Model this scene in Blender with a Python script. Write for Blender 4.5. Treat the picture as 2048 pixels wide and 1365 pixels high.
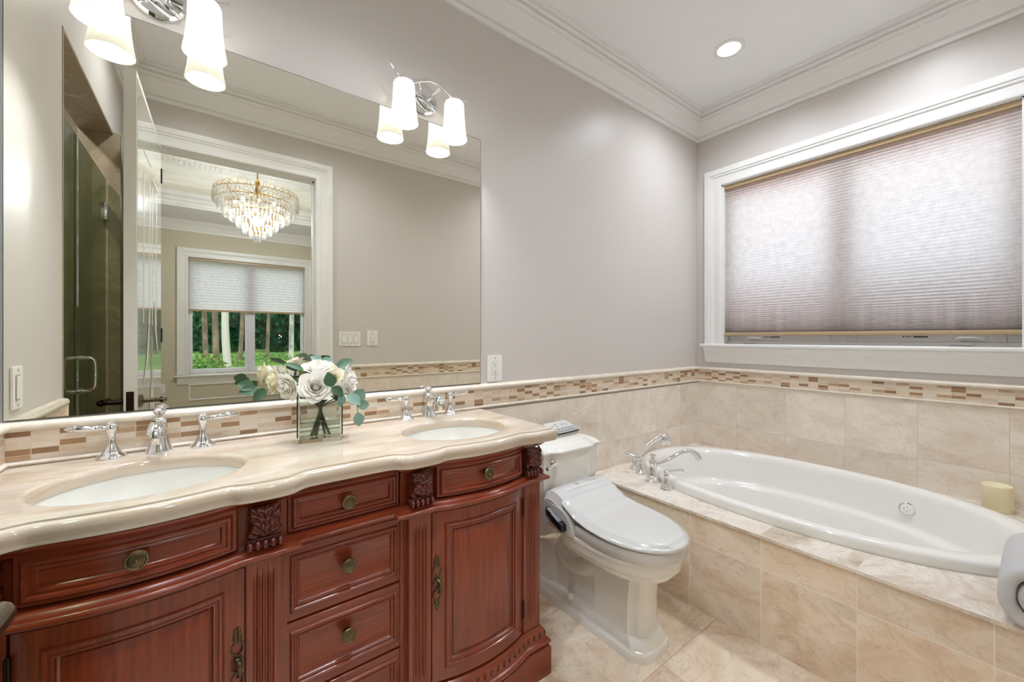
import bpy, bmesh, math, random
from mathutils import Vector, Matrix
random.seed(7)
for o in list(bpy.data.objects): bpy.data.objects.remove(o, do_unlink=True)
S = bpy.context.scene
COL = S.collection
PI = math.pi

# ------------------------------------------------------------------ camera
YAW = math.radians(37.009)
cam_d = bpy.data.cameras.new('camera')
cam = bpy.data.objects.new('camera', cam_d); COL.objects.link(cam)
cam_d.sensor_width = 36.0
cam_d.lens = 800.2 / 2048 * 36.0
cam_d.shift_y = -6.5 / 2048
cam_d.clip_start = 0.02; cam_d.clip_end = 200
cam.location = (0, 0, 1.23)
cam.rotation_euler = (math.radians(90), 0, -YAW)
S.camera = cam

# ------------------------------------------------------------------ world, exposure
S.view_settings.view_transform = 'Standard'
S.view_settings.look = 'None'
S.view_settings.gamma = 1.0
S.view_settings.use_curve_mapping = False
S.view_settings.exposure = 0.75
W_ = bpy.data.worlds.new('sky'); S.world = W_; W_.use_nodes = True
wn = W_.node_tree.nodes; wl = W_.node_tree.links
bg = wn['Background']; bg.inputs['Color'].default_value = (0.80, 0.88, 1.0, 1); bg.inputs['Strength'].default_value = 2.3
S.cycles.max_bounces = 10
S.cycles.diffuse_bounces = 6
S.cycles.glossy_bounces = 5
S.cycles.transmission_bounces = 8
S.cycles.transparent_max_bounces = 12
S.cycles.caustics_reflective = True
S.cycles.caustics_refractive = False
S.cycles.sample_clamp_indirect = 4.0
S.cycles.blur_glossy = 0.5

sun_d = bpy.data.lights.new('sun', 'SUN'); sun_d.energy = 3.5; sun_d.angle = math.radians(1.0); sun_d.color = (1, .95, .85)
sun = bpy.data.objects.new('sun', sun_d); COL.objects.link(sun)
sun.rotation_euler = (math.radians(50), 0, math.radians(200))   # comes from behind the house, over its roof

# room constants (metres; the camera stands at x = y = 0)
YA, XB, YO, XL = 1.59, 2.965, -0.17, -0.425      # mirror wall, window wall, door wall, short return wall
ZC = 2.90                                        # ceiling
C = 0.300                                        # vanity centre line

DOWNLIGHTS = [(2.39, 1.09), (2.48, 0.36), (-0.05, 0.50), (0.70, 0.52)]  # last two are unseen, added to fill the lower room with light
def spot_lamp(name, loc, energy, radius, color=(.88, .95, 1.06), size=150, blend=.9):
    d = bpy.data.lights.new(name, 'SPOT'); d.energy = energy; d.shadow_soft_size = radius; d.color = color
    d.spot_size = math.radians(size); d.spot_blend = blend
    o = bpy.data.objects.new(name, d); COL.objects.link(o); o.location = loc
    return o
def point_lamp(name, loc, energy, radius, color=(.88, .95, 1.06)):
    d = bpy.data.lights.new(name, 'POINT'); d.energy = energy; d.shadow_soft_size = radius; d.color = color
    o = bpy.data.objects.new(name, d); COL.objects.link(o); o.location = loc
    return o
E_DOWN, E_SCONCE, E_CHAND = 29.5, 9.3, 42.0
for x, y in DOWNLIGHTS: spot_lamp('downlight_lamp', (x, y, ZC - .012), E_DOWN, .05)
spot_lamp('shower_fill_lamp', (-1.0, .6, 2.88), 60.0, .05)  # added lamp without a fixture, brightens the dark shower
point_lamp('chandelier_lamp', (.41, -2.0, 2.50), E_CHAND, .05)

# ------------------------------------------------------------------ materials
def lin(c):
    def f(v):
        v /= 255.0
        return v / 12.92 if v <= .04045 else ((v + .055) / 1.055) ** 2.4
    return tuple(f(v) for v in c) + (1.0,)
class NT:
    def __init__(s, name):
        s.m = bpy.data.materials.new(name); s.m.use_nodes = True
        s.t = s.m.node_tree; s.out = s.t.nodes['Material Output']; s.p = s.t.nodes['Principled BSDF']
    def n(s, typ, **kw):
        nd = s.t.nodes.new(typ)
        for k, v in kw.items(): setattr(nd, k, v)
        return nd
    def l(s, a, b): s.t.links.new(a, b)
    def math(s, op, a, b=None, c=None):
        nd = s.n('ShaderNodeMath', operation=op)
        for i, v in enumerate((a, b, c)):
            if v is None: continue
            if hasattr(v, 'is_output'): s.l(v, nd.inputs[i])
            else: nd.inputs[i].default_value = v
        return nd.outputs[0]
    def ramp(s, fac, stops, interp='LINEAR'):
        nd = s.n('ShaderNodeValToRGB'); cr = nd.color_ramp; cr.interpolation = interp
        while len(cr.elements) < len(stops): cr.elements.new(.5)
        for e, (p, c) in zip(cr.elements, stops): e.position = p; e.color = c
        s.l(fac, nd.inputs[0]); return nd.outputs[0]
    def mix(s, fac, a, b, mode='MIX'):
        nd = s.n('ShaderNodeMix', data_type='RGBA', blend_type=mode)
        for i, v in ((0, fac), (6, a), (7, b)):
            if hasattr(v, 'is_output'): s.l(v, nd.inputs[i])
            else: nd.inputs[i].default_value = v
        return nd.outputs[2]
    def uv(s): return s.n('ShaderNodeUVMap').outputs[0]
    def xyz(s, v):
        nd = s.n('ShaderNodeSeparateXYZ'); s.l(v, nd.inputs[0]); return nd.outputs
    def comb(s, x, y, z=0.0):
        nd = s.n('ShaderNodeCombineXYZ')
        for i, v in enumerate((x, y, z)):
            if hasattr(v, 'is_output'): s.l(v, nd.inputs[i])
            else: nd.inputs[i].default_value = v
        return nd.outputs[0]
    def noise(s, vec, scale, detail=4, rough=.55, dist=0.0):
        nd = s.n('ShaderNodeTexNoise'); s.l(vec, nd.inputs['Vector'])
        nd.inputs['Scale'].default_value = scale; nd.inputs['Detail'].default_value = detail
        nd.inputs['Roughness'].default_value = rough; nd.inputs['Distortion'].default_value = dist
        return nd.outputs[0]
    def white(s, vec):
        nd = s.n('ShaderNodeTexWhiteNoise', noise_dimensions='3D'); s.l(vec, nd.inputs['Vector']); return nd.outputs
    def bump(s, h, strength=.2, dist=.002):
        nd = s.n('ShaderNodeBump'); s.l(h, nd.inputs['Height']); nd.inputs['Strength'].default_value = strength
        nd.inputs['Distance'].default_value = dist; s.l(nd.outputs[0], s.p.inputs['Normal'])
def setp(p, **kw):
    names = dict(color='Base Color', rough='Roughness', metal='Metallic', coat='Coat Weight', coatr='Coat Roughness', trans='Transmission Weight',
                 ior='IOR', alpha='Alpha', ecol='Emission Color', estr='Emission Strength', spec='Specular IOR Level', sss='Subsurface Weight', sheen='Sheen Weight')
    for k, v in kw.items():
        p.inputs[names[k]].default_value = v
MATS = {}
def simple(name, rgb, rough=.5, **kw):
    t = NT(name); setp(t.p, color=lin(rgb), rough=rough, **kw); MATS[name] = t.m; return t.m

def paint(name, rgb, rough):
    t = NT(name); setp(t.p, color=lin(rgb), rough=rough, spec=.30)
    g = t.n('ShaderNodeNewGeometry').outputs['Position']
    t.bump(t.noise(g, 260, 2), .12, .0006); return t.m

def tile_mat(name, w, h, ox, oy, grout=.0022, stops=None, grout_rgb=(206, 196, 180), rough=.22, vein=.5, tint=.16, bumpy=True, sx=1.0, sy=1.0, brown=.5):
    t = NT(name)
    u, v, _ = t.xyz(t.uv())
    a = t.math('DIVIDE', t.math('SUBTRACT', u, ox), w); b = t.math('DIVIDE', t.math('SUBTRACT', v, oy), h)
    ci, cj = t.math('FLOOR', a), t.math('FLOOR', b)
    fa, fb = t.math('SUBTRACT', a, ci), t.math('SUBTRACT', b, cj)
    ea = t.math('MULTIPLY', t.math('MINIMUM', fa, t.math('SUBTRACT', 1.0, fa)), w)
    eb = t.math('MULTIPLY', t.math('MINIMUM', fb, t.math('SUBTRACT', 1.0, fb)), h)
    g = t.math('LESS_THAN', t.math('MINIMUM', ea, eb), grout / 2)
    wn_ = t.white(t.comb(ci, cj, 3.7))
    off = t.n('ShaderNodeVectorMath', operation='SCALE'); t.l(wn_['Color'], off.inputs[0]); off.inputs['Scale'].default_value = 23.0
    add = t.n('ShaderNodeVectorMath', operation='ADD'); t.l(t.comb(t.math('MULTIPLY', u, sx), t.math('MULTIPLY', v, sy)), add.inputs[0]); t.l(off.outputs[0], add.inputs[1])
    vec = add.outputs[0]
    n1 = t.noise(vec, 3.2, 9, .62, 1.1)
    col = t.ramp(n1, stops)
    n2 = t.noise(vec, 1.6, 6, .6, 2.2)
    patch = t.ramp(n2, [(.52, (0, 0, 0, 1)), (.72, (brown, brown, brown, 1))])
    col = t.mix(patch, col, lin((176, 142, 108)))
    n3 = t.noise(vec, 5.5, 5, .55, 2.6)
    vn = t.math('ABSOLUTE', t.math('SUBTRACT', n3, .5))
    vr = t.ramp(vn, [(0, (vein, vein, vein, 1)), (.022, (0, 0, 0, 1))])
    col = t.mix(vr, col, lin((150, 122, 96)))
    n4 = t.noise(vec, 9.0, 7, .7, .8)
    lt = t.ramp(n4, [(.55, (0, 0, 0, 1)), (.75, (.45, .45, .45, 1))])
    col = t.mix(lt, col, lin((238, 228, 214)))
    tv = t.math('ADD', t.math('MULTIPLY', wn_['Value'], tint), 1.0 - tint / 2)
    hs = t.n('ShaderNodeHueSaturation'); t.l(col, hs.inputs['Color']); t.l(tv, hs.inputs['Value'])
    col = t.mix(g, hs.outputs[0], lin(grout_rgb))
    t.l(col, t.p.inputs['Base Color'])
    t.l(t.math('ADD', t.math('MULTIPLY', g, .5), rough), t.p.inputs['Roughness'])
    if bumpy: t.bump(t.math('SUBTRACT', 1.0, g), .5, .0008)
    return t.m

CREAM = [(.25, lin((222, 206, 188))), (.45, lin((234, 221, 205))), (.6, lin((242, 233, 221))), (.8, lin((228, 211, 192)))]
DECKF = [(.25, lin((216, 190, 160))), (.45, lin((234, 214, 188))), (.6, lin((243, 229, 209))), (.8, lin((224, 198, 166)))]
WARM = [(.25, lin((196, 168, 138))), (.45, lin((216, 194, 166))), (.6, lin((230, 214, 192))), (.8, lin((206, 178, 146)))]
M = MATS
M['wall'] = paint('wall_paint', (210, 204, 198), .38)
M['bedwall'] = paint('bedroom_paint', (206, 200, 178), .5)
M['ceil'] = paint('ceiling_paint', (245, 245, 245), .55)
M['trim'] = simple('white_trim_paint', (238, 237, 234), .28)
M['walltile'] = tile_mat('wall_stone_tile', .3015, .305, 1.2985 - .3015 * 8, .598, stops=CREAM, vein=.16, tint=.08, brown=.25, sy=1.6)
M['walltile_a'] = tile_mat('wall_stone_tile_back', .3015, .305, 2.116 - .3015 * 9, .598, stops=CREAM, vein=.16, tint=.08, brown=.25, sy=1.2)
M['decktile'] = tile_mat('tub_front_stone_tile', .2985, .305, .977 - .2985 * 8, .0, stops=DECKF, vein=.22, tint=.18, brown=.45, grout_rgb=(244, 236, 222), sy=1.5, grout=.003)
M['decktop'] = tile_mat('tub_deck_stone_tile', 2.0, .2985, -1.0, .977 - .2985 * 8, stops=[(.28, lin((180, 160, 138))), (.42, lin((216, 202, 186))), (.55, lin((238, 230, 218))), (.68, lin((226, 214, 198))), (.8, lin((190, 168, 144)))], vein=.3, tint=.08, brown=.3, rough=.12, grout_rgb=(214, 204, 188))
M['floortile'] = tile_mat('floor_stone_tile', .46, .46, 1.353, .86, stops=DECKF, vein=.25, tint=.1, brown=.9, grout_rgb=(176, 152, 122), rough=.2)
M['showertile'] = tile_mat('shower_stone_tile', .305, .305, 0, .0, stops=[(.25, lin((140, 126, 106))), (.5, lin((168, 154, 132))), (.75, lin((150, 136, 114)))], vein=.4, tint=.12, grout_rgb=(150, 134, 112))

def mosaic_mat():
    t = NT('mosaic_strip_tile'); w, h = .0498, .0158
    u, v, _ = t.xyz(t.uv())
    a = t.math('DIVIDE', t.math('ADD', u, 5.003), w); b = t.math('DIVIDE', t.math('SUBTRACT', v, .911), h)
    ci, cj = t.math('FLOOR', a), t.math('FLOOR', b)
    fa, fb = t.math('SUBTRACT', a, ci), t.math('SUBTRACT', b, cj)
    ea = t.math('MULTIPLY', t.math('MINIMUM', fa, t.math('SUBTRACT', 1.0, fa)), w)
    eb = t.math('MULTIPLY', t.math('MINIMUM', fb, t.math('SUBTRACT', 1.0, fb)), h)
    g = t.math('LESS_THAN', t.math('MINIMUM', ea, t.math('MULTIPLY', eb, 1.6)), .0009)
    wv = t.white(t.comb(ci, cj, 1.3))
    base = t.ramp(wv['Value'], [(0, lin((222, 206, 184))), (.3, lin((214, 194, 168))), (.5, lin((226, 212, 194))), (.70, lin((190, 158, 126))), (.80, lin((166, 130, 96))), (.92, lin((152, 118, 88)))], 'CONSTANT')
    nz = t.noise(t.comb(t.math('MULTIPLY', u, 1.0), t.math('MULTIPLY', v, 2.5), t.math('MULTIPLY', cj, 3.1)), 60, 4, .65, .8)
    col = t.mix(.35, base, t.ramp(nz, [(.3, (.25, .25, .25, 1)), (.6, (.6, .6, .6, 1)), (.8, (.75, .75, .75, 1))]), 'OVERLAY')
    col = t.mix(g, col, lin((214, 200, 178)))
    t.l(col, t.p.inputs['Base Color']); setp(t.p, rough=.3)
    t.bump(t.math('SUBTRACT', 1.0, g), .4, .0008); return t.m
M['mosaic'] = mosaic_mat()
def stone(name, stops, scale, rough, sx=1, sy=1, coat=0):
    t = NT(name); u, v, _ = t.xyz(t.uv())
    nz = t.noise(t.comb(t.math('MULTIPLY', u, sx), t.math('MULTIPLY', v, sy)), scale, 7, .55, 1.2)
    t.l(t.ramp(nz, stops), t.p.inputs['Base Color']); setp(t.p, rough=rough, coat=coat, coatr=.05); return t.m
M['rail'] = stone('stone_rail', [(.3, lin((218, 204, 184))), (.55, lin((232, 222, 206))), (.75, lin((222, 204, 178)))], 9, .18)
M['counter'] = stone('cream_marble', [(.28, lin((188, 164, 138))), (.42, lin((201, 183, 162))), (.6, lin((209, 196, 179))), (.78, lin((195, 173, 147)))], 3.5, .09, .7, 3.2, .3)

def wood(name, horiz, dark, mid, light, rough=.28):
    t = NT(name); u, v, _ = t.xyz(t.uv())
    if horiz: vec = t.comb(t.math('MULTIPLY', u, 1.2), t.math('MULTIPLY', v, 26.0))
    else: vec = t.comb(t.math('MULTIPLY', u, 26.0), t.math('MULTIPLY', v, 1.2))
    n1 = t.noise(vec, 4.5, 7, .62, .35)
    col = t.ramp(n1, [(.25, lin(dark)), (.5, lin(mid)), (.72, lin(light))])
    n2 = t.noise(vec, 30, 3, .5)
    col = t.mix(t.ramp(n2, [(.45, (0, 0, 0, 1)), (.7, (.3, .3, .3, 1))]), col, lin(dark))
    t.l(col, t.p.inputs['Base Color']); setp(t.p, rough=rough, coat=.35, coatr=.15)
    t.bump(n1, .08, .0005); return t.m
WD = ((100, 38, 18), (125, 51, 26), (144, 65, 35))
M['wood_h'] = wood('cherry_wood_horizontal', True, *WD)
M['wood_v'] = wood('cherry_wood_vertical', False, *WD)
M['carved'] = wood('carved_cherry_wood', False, (62, 20, 13), (88, 33, 22), (112, 48, 32), .22)

M['chrome'] = simple('chrome', (235, 236, 238), .05, metal=1.0)
M['brass'] = simple('antique_brass', (104, 92, 70), .34, metal=1.0)
M['brass_hi'] = simple('worn_brass', (168, 148, 108), .3, metal=1.0)
M['bronze'] = simple('dark_bronze', (60, 48, 40), .35, metal=1.0)
M['bronze_lit'] = simple('lit_bronze', (126, 114, 98), .28, metal=1.0)  # lighter copy of dark bronze, with the bright room's reflection in its colour
M['gold'] = simple('polished_gold', (226, 184, 106), .18, metal=1.0)
M['porcelain'] = simple('white_porcelain', (232, 230, 222), .08, coat=.5, coatr=.04)
M['tubwhite'] = simple('white_acrylic', (240, 238, 232), .1, coat=.4, coatr=.05)
M['biscuit'] = simple('offwhite_vitreous_china', (238, 235, 226), .08, coat=.5, coatr=.04)
M['plastic'] = simple('white_plastic', (212, 211, 207), .16, coat=.3)
M['plate'] = simple('switch_plate_plastic', (240, 238, 232), .3)
M['black'] = simple('black_plastic', (18, 20, 30), .2)
M['grey'] = simple('grey_plastic', (150, 152, 154), .35)
M['slot'] = simple('dark_slot', (40, 38, 36), .6)
M['gap_shade'] = simple('seat_gap_grey', (120, 120, 118), .5)  # grey that paints the shade in the gap under the seat lid
M['hose'] = simple('ivory_hose', (232, 226, 196), .4)
M['mirror'] = simple('mirror_silver', (240, 238, 226), .0, metal=1.0)
M['mirror_edge'] = simple('mirror_edge', (70, 82, 78), .2)
def petalmat(name, rgb):
    t = NT(name); df = t.n('ShaderNodeBsdfDiffuse'); tl = t.n('ShaderNodeBsdfTranslucent'); mx = t.n('ShaderNodeMixShader'); mx.inputs[0].default_value = .25
    for d in (df, tl): d.inputs[0].default_value = lin(rgb)
    t.l(df.outputs[0], mx.inputs[1]); t.l(tl.outputs[0], mx.inputs[2]); t.l(mx.outputs[0], t.out.inputs['Surface']); return t.m
M['petal'] = petalmat('white_petal', (246, 243, 235)); M['petal_c'] = petalmat('cream_petal', (242, 235, 212))
M['leaf_g'] = simple('green_leaf', (58, 92, 62), .45)
M['leaf_b'] = simple('bluegreen_leaf', (112, 140, 124), .5)
M['stem'] = simple('flower_stem', (138, 148, 84), .5)
M['candle'] = simple('ivory_wax', (236, 226, 190), .5, sss=.15)
M['towel'] = None
def glass(name, rgb, rough=0.0, ior=1.45):
    t = NT(name); setp(t.p, color=lin(rgb), rough=rough, trans=1.0, ior=ior); return t.m
M['vaseglass'] = glass('vase_glass', (240, 246, 240))
M['water'] = glass('water', (240, 248, 238), ior=1.33)
M['crystal'] = None
def pane(name, rgb, refl=.08, alpha=.9, rough=.0):
    t = NT(name)
    tr = t.n('ShaderNodeBsdfTransparent'); tr.inputs[0].default_value = lin(rgb)
    gl = t.n('ShaderNodeBsdfGlossy'); gl.inputs['Roughness'].default_value = rough
    lw = t.n('ShaderNodeLayerWeight'); lw.inputs[0].default_value = .5
    fr = t.math('ADD', t.math('MULTIPLY', t.math('POWER', lw.outputs['Facing'], 5.0), .8), .03)
    mx = t.n('ShaderNodeMixShader'); t.l(fr, mx.inputs[0]); t.l(tr.outputs[0], mx.inputs[1]); t.l(gl.outputs[0], mx.inputs[2])
    t.l(mx.outputs[0], t.out.inputs['Surface']); return t.m
M['pane'] = pane('window_glass', (246, 250, 250))
M['showerglass'] = pane('shower_glass', (206, 214, 190))
def crystal():
    t = NT('crystal'); 
    tr = t.n('ShaderNodeBsdfTransparent'); gl = t.n('ShaderNodeBsdfGlossy'); gl.inputs['Roughness'].default_value = .04
    tl = t.n('ShaderNodeBsdfTranslucent'); tl.inputs[0].default_value = lin((255, 253, 248))
    m1 = t.n('ShaderNodeMixShader'); m1.inputs[0].default_value = .12; t.l(tr.outputs[0], m1.inputs[1]); t.l(tl.outputs[0], m1.inputs[2])
    m2 = t.n('ShaderNodeMixShader'); m2.inputs[0].default_value = .40; t.l(m1.outputs[0], m2.inputs[1]); t.l(gl.outputs[0], m2.inputs[2])
    t.l(m2.outputs[0], t.out.inputs['Surface'])
    return t.m
M['crystal'] = crystal()
def fabric(name, rgb, transl, em=0):
    t = NT(name); u, v, _ = t.xyz(t.uv())
    nz = t.noise(t.comb(u, v), 120, 5, .7)
    n2 = t.noise(t.comb(u, v), 28, 3, .6)
    col = t.mix(t.ramp(t.math('MULTIPLY', t.math('ADD', nz, n2), .5), [(.35, (0, 0, 0, 1)), (.65, (1, 1, 1, 1))]), lin(tuple(c * .90 for c in rgb)), lin(rgb))
    df = t.n('ShaderNodeBsdfDiffuse'); tl = t.n('ShaderNodeBsdfTranslucent'); mx = t.n('ShaderNodeMixShader'); mx.inputs[0].default_value = transl
    t.l(col, df.inputs[0]); t.l(col, tl.inputs[0]); t.l(df.outputs[0], mx.inputs[1]); t.l(tl.outputs[0], mx.inputs[2])
    t.l(mx.outputs[0], t.out.inputs['Surface']); return t.m
M['shadefab'] = fabric('cellular_shade_fabric', (232, 224, 220), .62)
M['shadefab_bed'] = fabric('bedroom_shade_fabric', (238, 228, 234), .6)
M['shaderail'] = simple('tan_shade_rail', (188, 164, 128), .4)
def lampglass():
    t = NT('opal_lamp_glass')
    df = t.n('ShaderNodeBsdfDiffuse'); tl = t.n('ShaderNodeBsdfTranslucent'); mx = t.n('ShaderNodeMixShader'); mx.inputs[0].default_value = .5
    for d in (df, tl): d.inputs[0].default_value = lin((222, 220, 214))
    t.l(df.outputs[0], mx.inputs[1]); t.l(tl.outputs[0], mx.inputs[2])
    em = t.n('ShaderNodeEmission'); em.inputs[0].default_value = lin((255, 246, 232)); em.inputs[1].default_value = .10
    ad = t.n('ShaderNodeAddShader'); t.l(mx.outputs[0], ad.inputs[0]); t.l(em.outputs[0], ad.inputs[1])
    t.l(ad.outputs[0], t.out.inputs['Surface']); return t.m
M['opal'] = lampglass()
def emit(name, rgb, s):
    t = NT(name); em = t.n('ShaderNodeEmission'); em.inputs[0].default_value = lin(rgb); em.inputs[1].default_value = s
    t.l(em.outputs[0], t.out.inputs['Surface']); return t.m
M['lens'] = emit('lamp_lens', (255, 248, 238), 6.0)
M['bulb'] = emit('lamp_bulb', (255, 244, 226), 3.0)
M['cove'] = emit('cove_strip', (255, 250, 214), 2.4)
def towelmat():
    t = NT('terry_towel'); setp(t.p, color=lin((250, 249, 247)), rough=.95, sheen=.3)
    g = t.n('ShaderNodeNewGeometry').outputs['Position']
    t.bump(t.noise(g, 330, 4, .75), 1.0, .006); return t.m
M['towel'] = towelmat()
def leafmat(name, a, b):
    t = NT(name); g = t.n('ShaderNodeNewGeometry').outputs['Position']
    col = t.ramp(t.noise(g, 1.3, 4), [(.35, lin(a)), (.65, lin(b))])
    df = t.n('ShaderNodeBsdfDiffuse'); tl = t.n('ShaderNodeBsdfTranslucent'); mx = t.n('ShaderNodeMixShader'); mx.inputs[0].default_value = .35
    t.l(col, df.inputs[0]); t.l(col, tl.inputs[0]); t.l(df.outputs[0], mx.inputs[1]); t.l(tl.outputs[0], mx.inputs[2])
    t.l(mx.outputs[0], t.out.inputs['Surface']); return t.m
M['foliage'] = leafmat('tree_foliage', (26, 66, 50), (62, 112, 70))
M['brush'] = leafmat('undergrowth', (60, 104, 54), (128, 146, 82))
M['bark'] = simple('grey_bark', (150, 148, 140), .8)
M['bark_d'] = simple('brown_bark', (110, 92, 78), .8)
M['grass'] = leafmat('grass', (58, 104, 54), (120, 140, 76))
M['brick'] = simple('red_brick', (150, 96, 78), .8)
M['doorglass'] = simple('frosted_door_glass', (214, 214, 204), .12, coat=1.0, coatr=.06)
M['etch_refl'] = simple('etch_and_reflection_line', (236, 234, 222), .35)
# ------------------------------------------------------------------ mesh helpers (all coordinates are world metres)
WPOS = {}
def new(): return bmesh.new()
def face(bm, vs):
    try: return bm.faces.new(vs)
    except ValueError: return None
def grid(bm, rows, closed_u=False, closed_v=False):
    V = [[bm.verts.new(p) for p in r] for r in rows]
    n, m = len(V), len(V[0])
    for i in range(n if closed_v else n - 1):
        for j in range(m if closed_u else m - 1):
            a, b, c, d = V[i][j], V[i][(j + 1) % m], V[(i + 1) % n][(j + 1) % m], V[(i + 1) % n][j]
            face(bm, [a, b, c, d])
    return V
def box(bm, x0, x1, y0, y1, z0, z1, bev=0.0, seg=2):
    vs = [bm.verts.new((x, y, z)) for x in (x0, x1) for y in (y0, y1) for z in (z0, z1)]
    F = [(0, 1, 3, 2), (4, 6, 7, 5), (0, 4, 5, 1), (2, 3, 7, 6), (0, 2, 6, 4), (1, 5, 7, 3)]
    fs = [bm.faces.new([vs[i] for i in f]) for f in F]
    if bev:
        es = list({e for f in fs for e in f.edges})
        bmesh.ops.bevel(bm, geom=es, offset=bev, segments=seg, affect='EDGES', profile=.5)
    return fs
def loft(bm, loops, cap0=True, cap1=True):
    V = grid(bm, loops, closed_u=True)
    if cap0: face(bm, list(reversed(V[0])))
    if cap1: face(bm, V[-1])
    return V
def frame_from(axis):
    z = Vector(axis).normalized(); x = z.orthogonal().normalized(); return x, z.cross(x), z
def lathe(bm, prof, org=(0, 0, 0), axis=(0, 0, 1), seg=24, sx=1.0, sy=1.0, cap=True):
    X, Y, Z = ((Vector((1, 0, 0)), Vector((0, 1, 0)), Vector((0, 0, 1))) if tuple(axis) == (0, 0, 1) else frame_from(axis))
    o = Vector(org); loops = []
    for r, h in prof:
        r = max(r, 1e-5)
        loops.append([o + X * (r * sx * math.cos(2 * PI * k / seg)) + Y * (r * sy * math.sin(2 * PI * k / seg)) + Z * h for k in range(seg)])
    loft(bm, loops, cap, cap)
def catmull(pts, n=6):
    P = [Vector(p) for p in pts]; out = []
    for i in range(len(P) - 1):
        p0, p1, p2, p3 = P[max(i - 1, 0)], P[i], P[i + 1], P[min(i + 2, len(P) - 1)]
        for k in range(n):
            t = k / n
            out.append(.5 * ((2 * p1) + (p2 - p0) * t + (2 * p0 - 5 * p1 + 4 * p2 - p3) * t * t + (3 * p1 - p0 - 3 * p2 + p3) * t ** 3))
    out.append(P[-1]); return out
def tube(bm, pts, r, seg=12, closed=False, flat=1.0):
    P = [Vector(p) for p in pts]; n = len(P)
    R = r if isinstance(r, (list, tuple)) else [r] * n
    if len(R) != n:
        R = [R[min(int(i / (n - 1) * (len(R) - 1)), len(R) - 2)] * (1 - (i / (n - 1) * (len(R) - 1) - min(int(i / (n - 1) * (len(R) - 1)), len(R) - 2))) + R[min(int(i / (n - 1) * (len(R) - 1)), len(R) - 2) + 1] * (i / (n - 1) * (len(R) - 1) - min(int(i / (n - 1) * (len(R) - 1)), len(R) - 2)) for i in range(n)]
    loops = []; prev = None
    for i in range(n):
        if closed: t = P[(i + 1) % n] - P[i - 1]
        else: t = P[min(i + 1, n - 1)] - P[max(i - 1, 0)]
        t.normalize()
        if prev is None: x = t.orthogonal().normalized()
        else: x = (prev - t * prev.dot(t)).normalized()
        prev = x; y = t.cross(x)
        loops.append([P[i] + x * (R[i] * math.cos(2 * PI * k / seg)) + y * (R[i] * flat * math.sin(2 * PI * k / seg)) for k in range(seg)])
    if closed: grid(bm, loops, closed_u=True, closed_v=True)
    else: loft(bm, loops)
def ball(bm, c, r, seg=12, rings=8, sc=(1, 1, 1)):
    prof = [(r * math.sin(PI * i / rings), -r * math.cos(PI * i / rings)) for i in range(rings + 1)]
    X = Vector(c); loops = []
    for rr, h in prof:
        rr = max(rr, r * .01)
        loops.append([X + Vector((rr * sc[0] * math.cos(2 * PI * k / seg), rr * sc[1] * math.sin(2 * PI * k / seg), h * sc[2])) for k in range(seg)])
    loft(bm, loops)
def offset_path(path, d, closed=False):
    """offset a plan polyline (outward = right-hand side of its direction) with mitres"""
    n = len(path); out = []
    for i in range(n):
        p = Vector(path[i][:2])
        a = Vector(path[i - 1][:2]) if (i > 0 or closed) else None
        b = Vector(path[(i + 1) % n][:2]) if (i < n - 1 or closed) else None
        nn = []
        if a is not None and (p - a).length > 1e-7: t = (p - a).normalized(); nn.append(Vector((t.y, -t.x)))
        if b is not None and (b - p).length > 1e-7: t = (b - p).normalized(); nn.append(Vector((t.y, -t.x)))
        m = nn[0] if len(nn) == 1 else (nn[0] + nn[1])
        if m.length < 1e-6: m = nn[0]
        m.normalize(); k = 1 / max(m.dot(nn[0]), .35)
        out.append(p + m * d * k)
    return out
def sweep(bm, path, prof, closed=False, cap=True):
    """prof: (outward offset, z) pairs swept along a plan path"""
    rows = []
    for d, z in prof:
        rows.append([Vector((q.x, q.y, z)) for q in offset_path(path, d, closed)])
    V = grid(bm, rows, closed_u=closed)
    if cap and not closed:
        face(bm, [r[0] for r in V]); face(bm, [r[-1] for r in reversed(V)])
    return V
def sweep_rect(bm, y0, y1, z0, z1, prof, place, closed=True):
    """casing: profile (offset outward from the opening, depth) mitred round a rectangle; place(h, v, d) -> world"""
    rows = []
    for o, d in prof:
        rows.append([place(y0 - o, z0 - o if closed else z0, d), place(y0 - o, z1 + o, d), place(y1 + o, z1 + o, d), place(y1 + o, z0 - o if closed else z0, d)])
    grid(bm, rows, closed_u=closed)
    if not closed:
        bm.verts.ensure_lookup_table()
def fill_holes(bm, outer, holes, z):
    es = []; loops = []
    for lp in [outer] + holes:
        vs = [bm.verts.new((p[0], p[1], z)) for p in lp]; loops.append(vs)
        for i in range(len(vs)): es.append(bm.edges.new((vs[i], vs[(i + 1) % len(vs)])))
    bmesh.ops.triangle_fill(bm, edges=es, use_beauty=True, use_dissolve=False)
    return loops
def ellipse(cx, cy, ax, ay, n=64, p=2.0):
    out = []
    for k in range(n):
        t = 2 * PI * k / n; c, s = math.cos(t), math.sin(t)
        out.append((cx + ax * math.copysign(abs(c) ** (2 / p), c), cy + ay * math.copysign(abs(s) ** (2 / p), s)))
    return out

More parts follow.
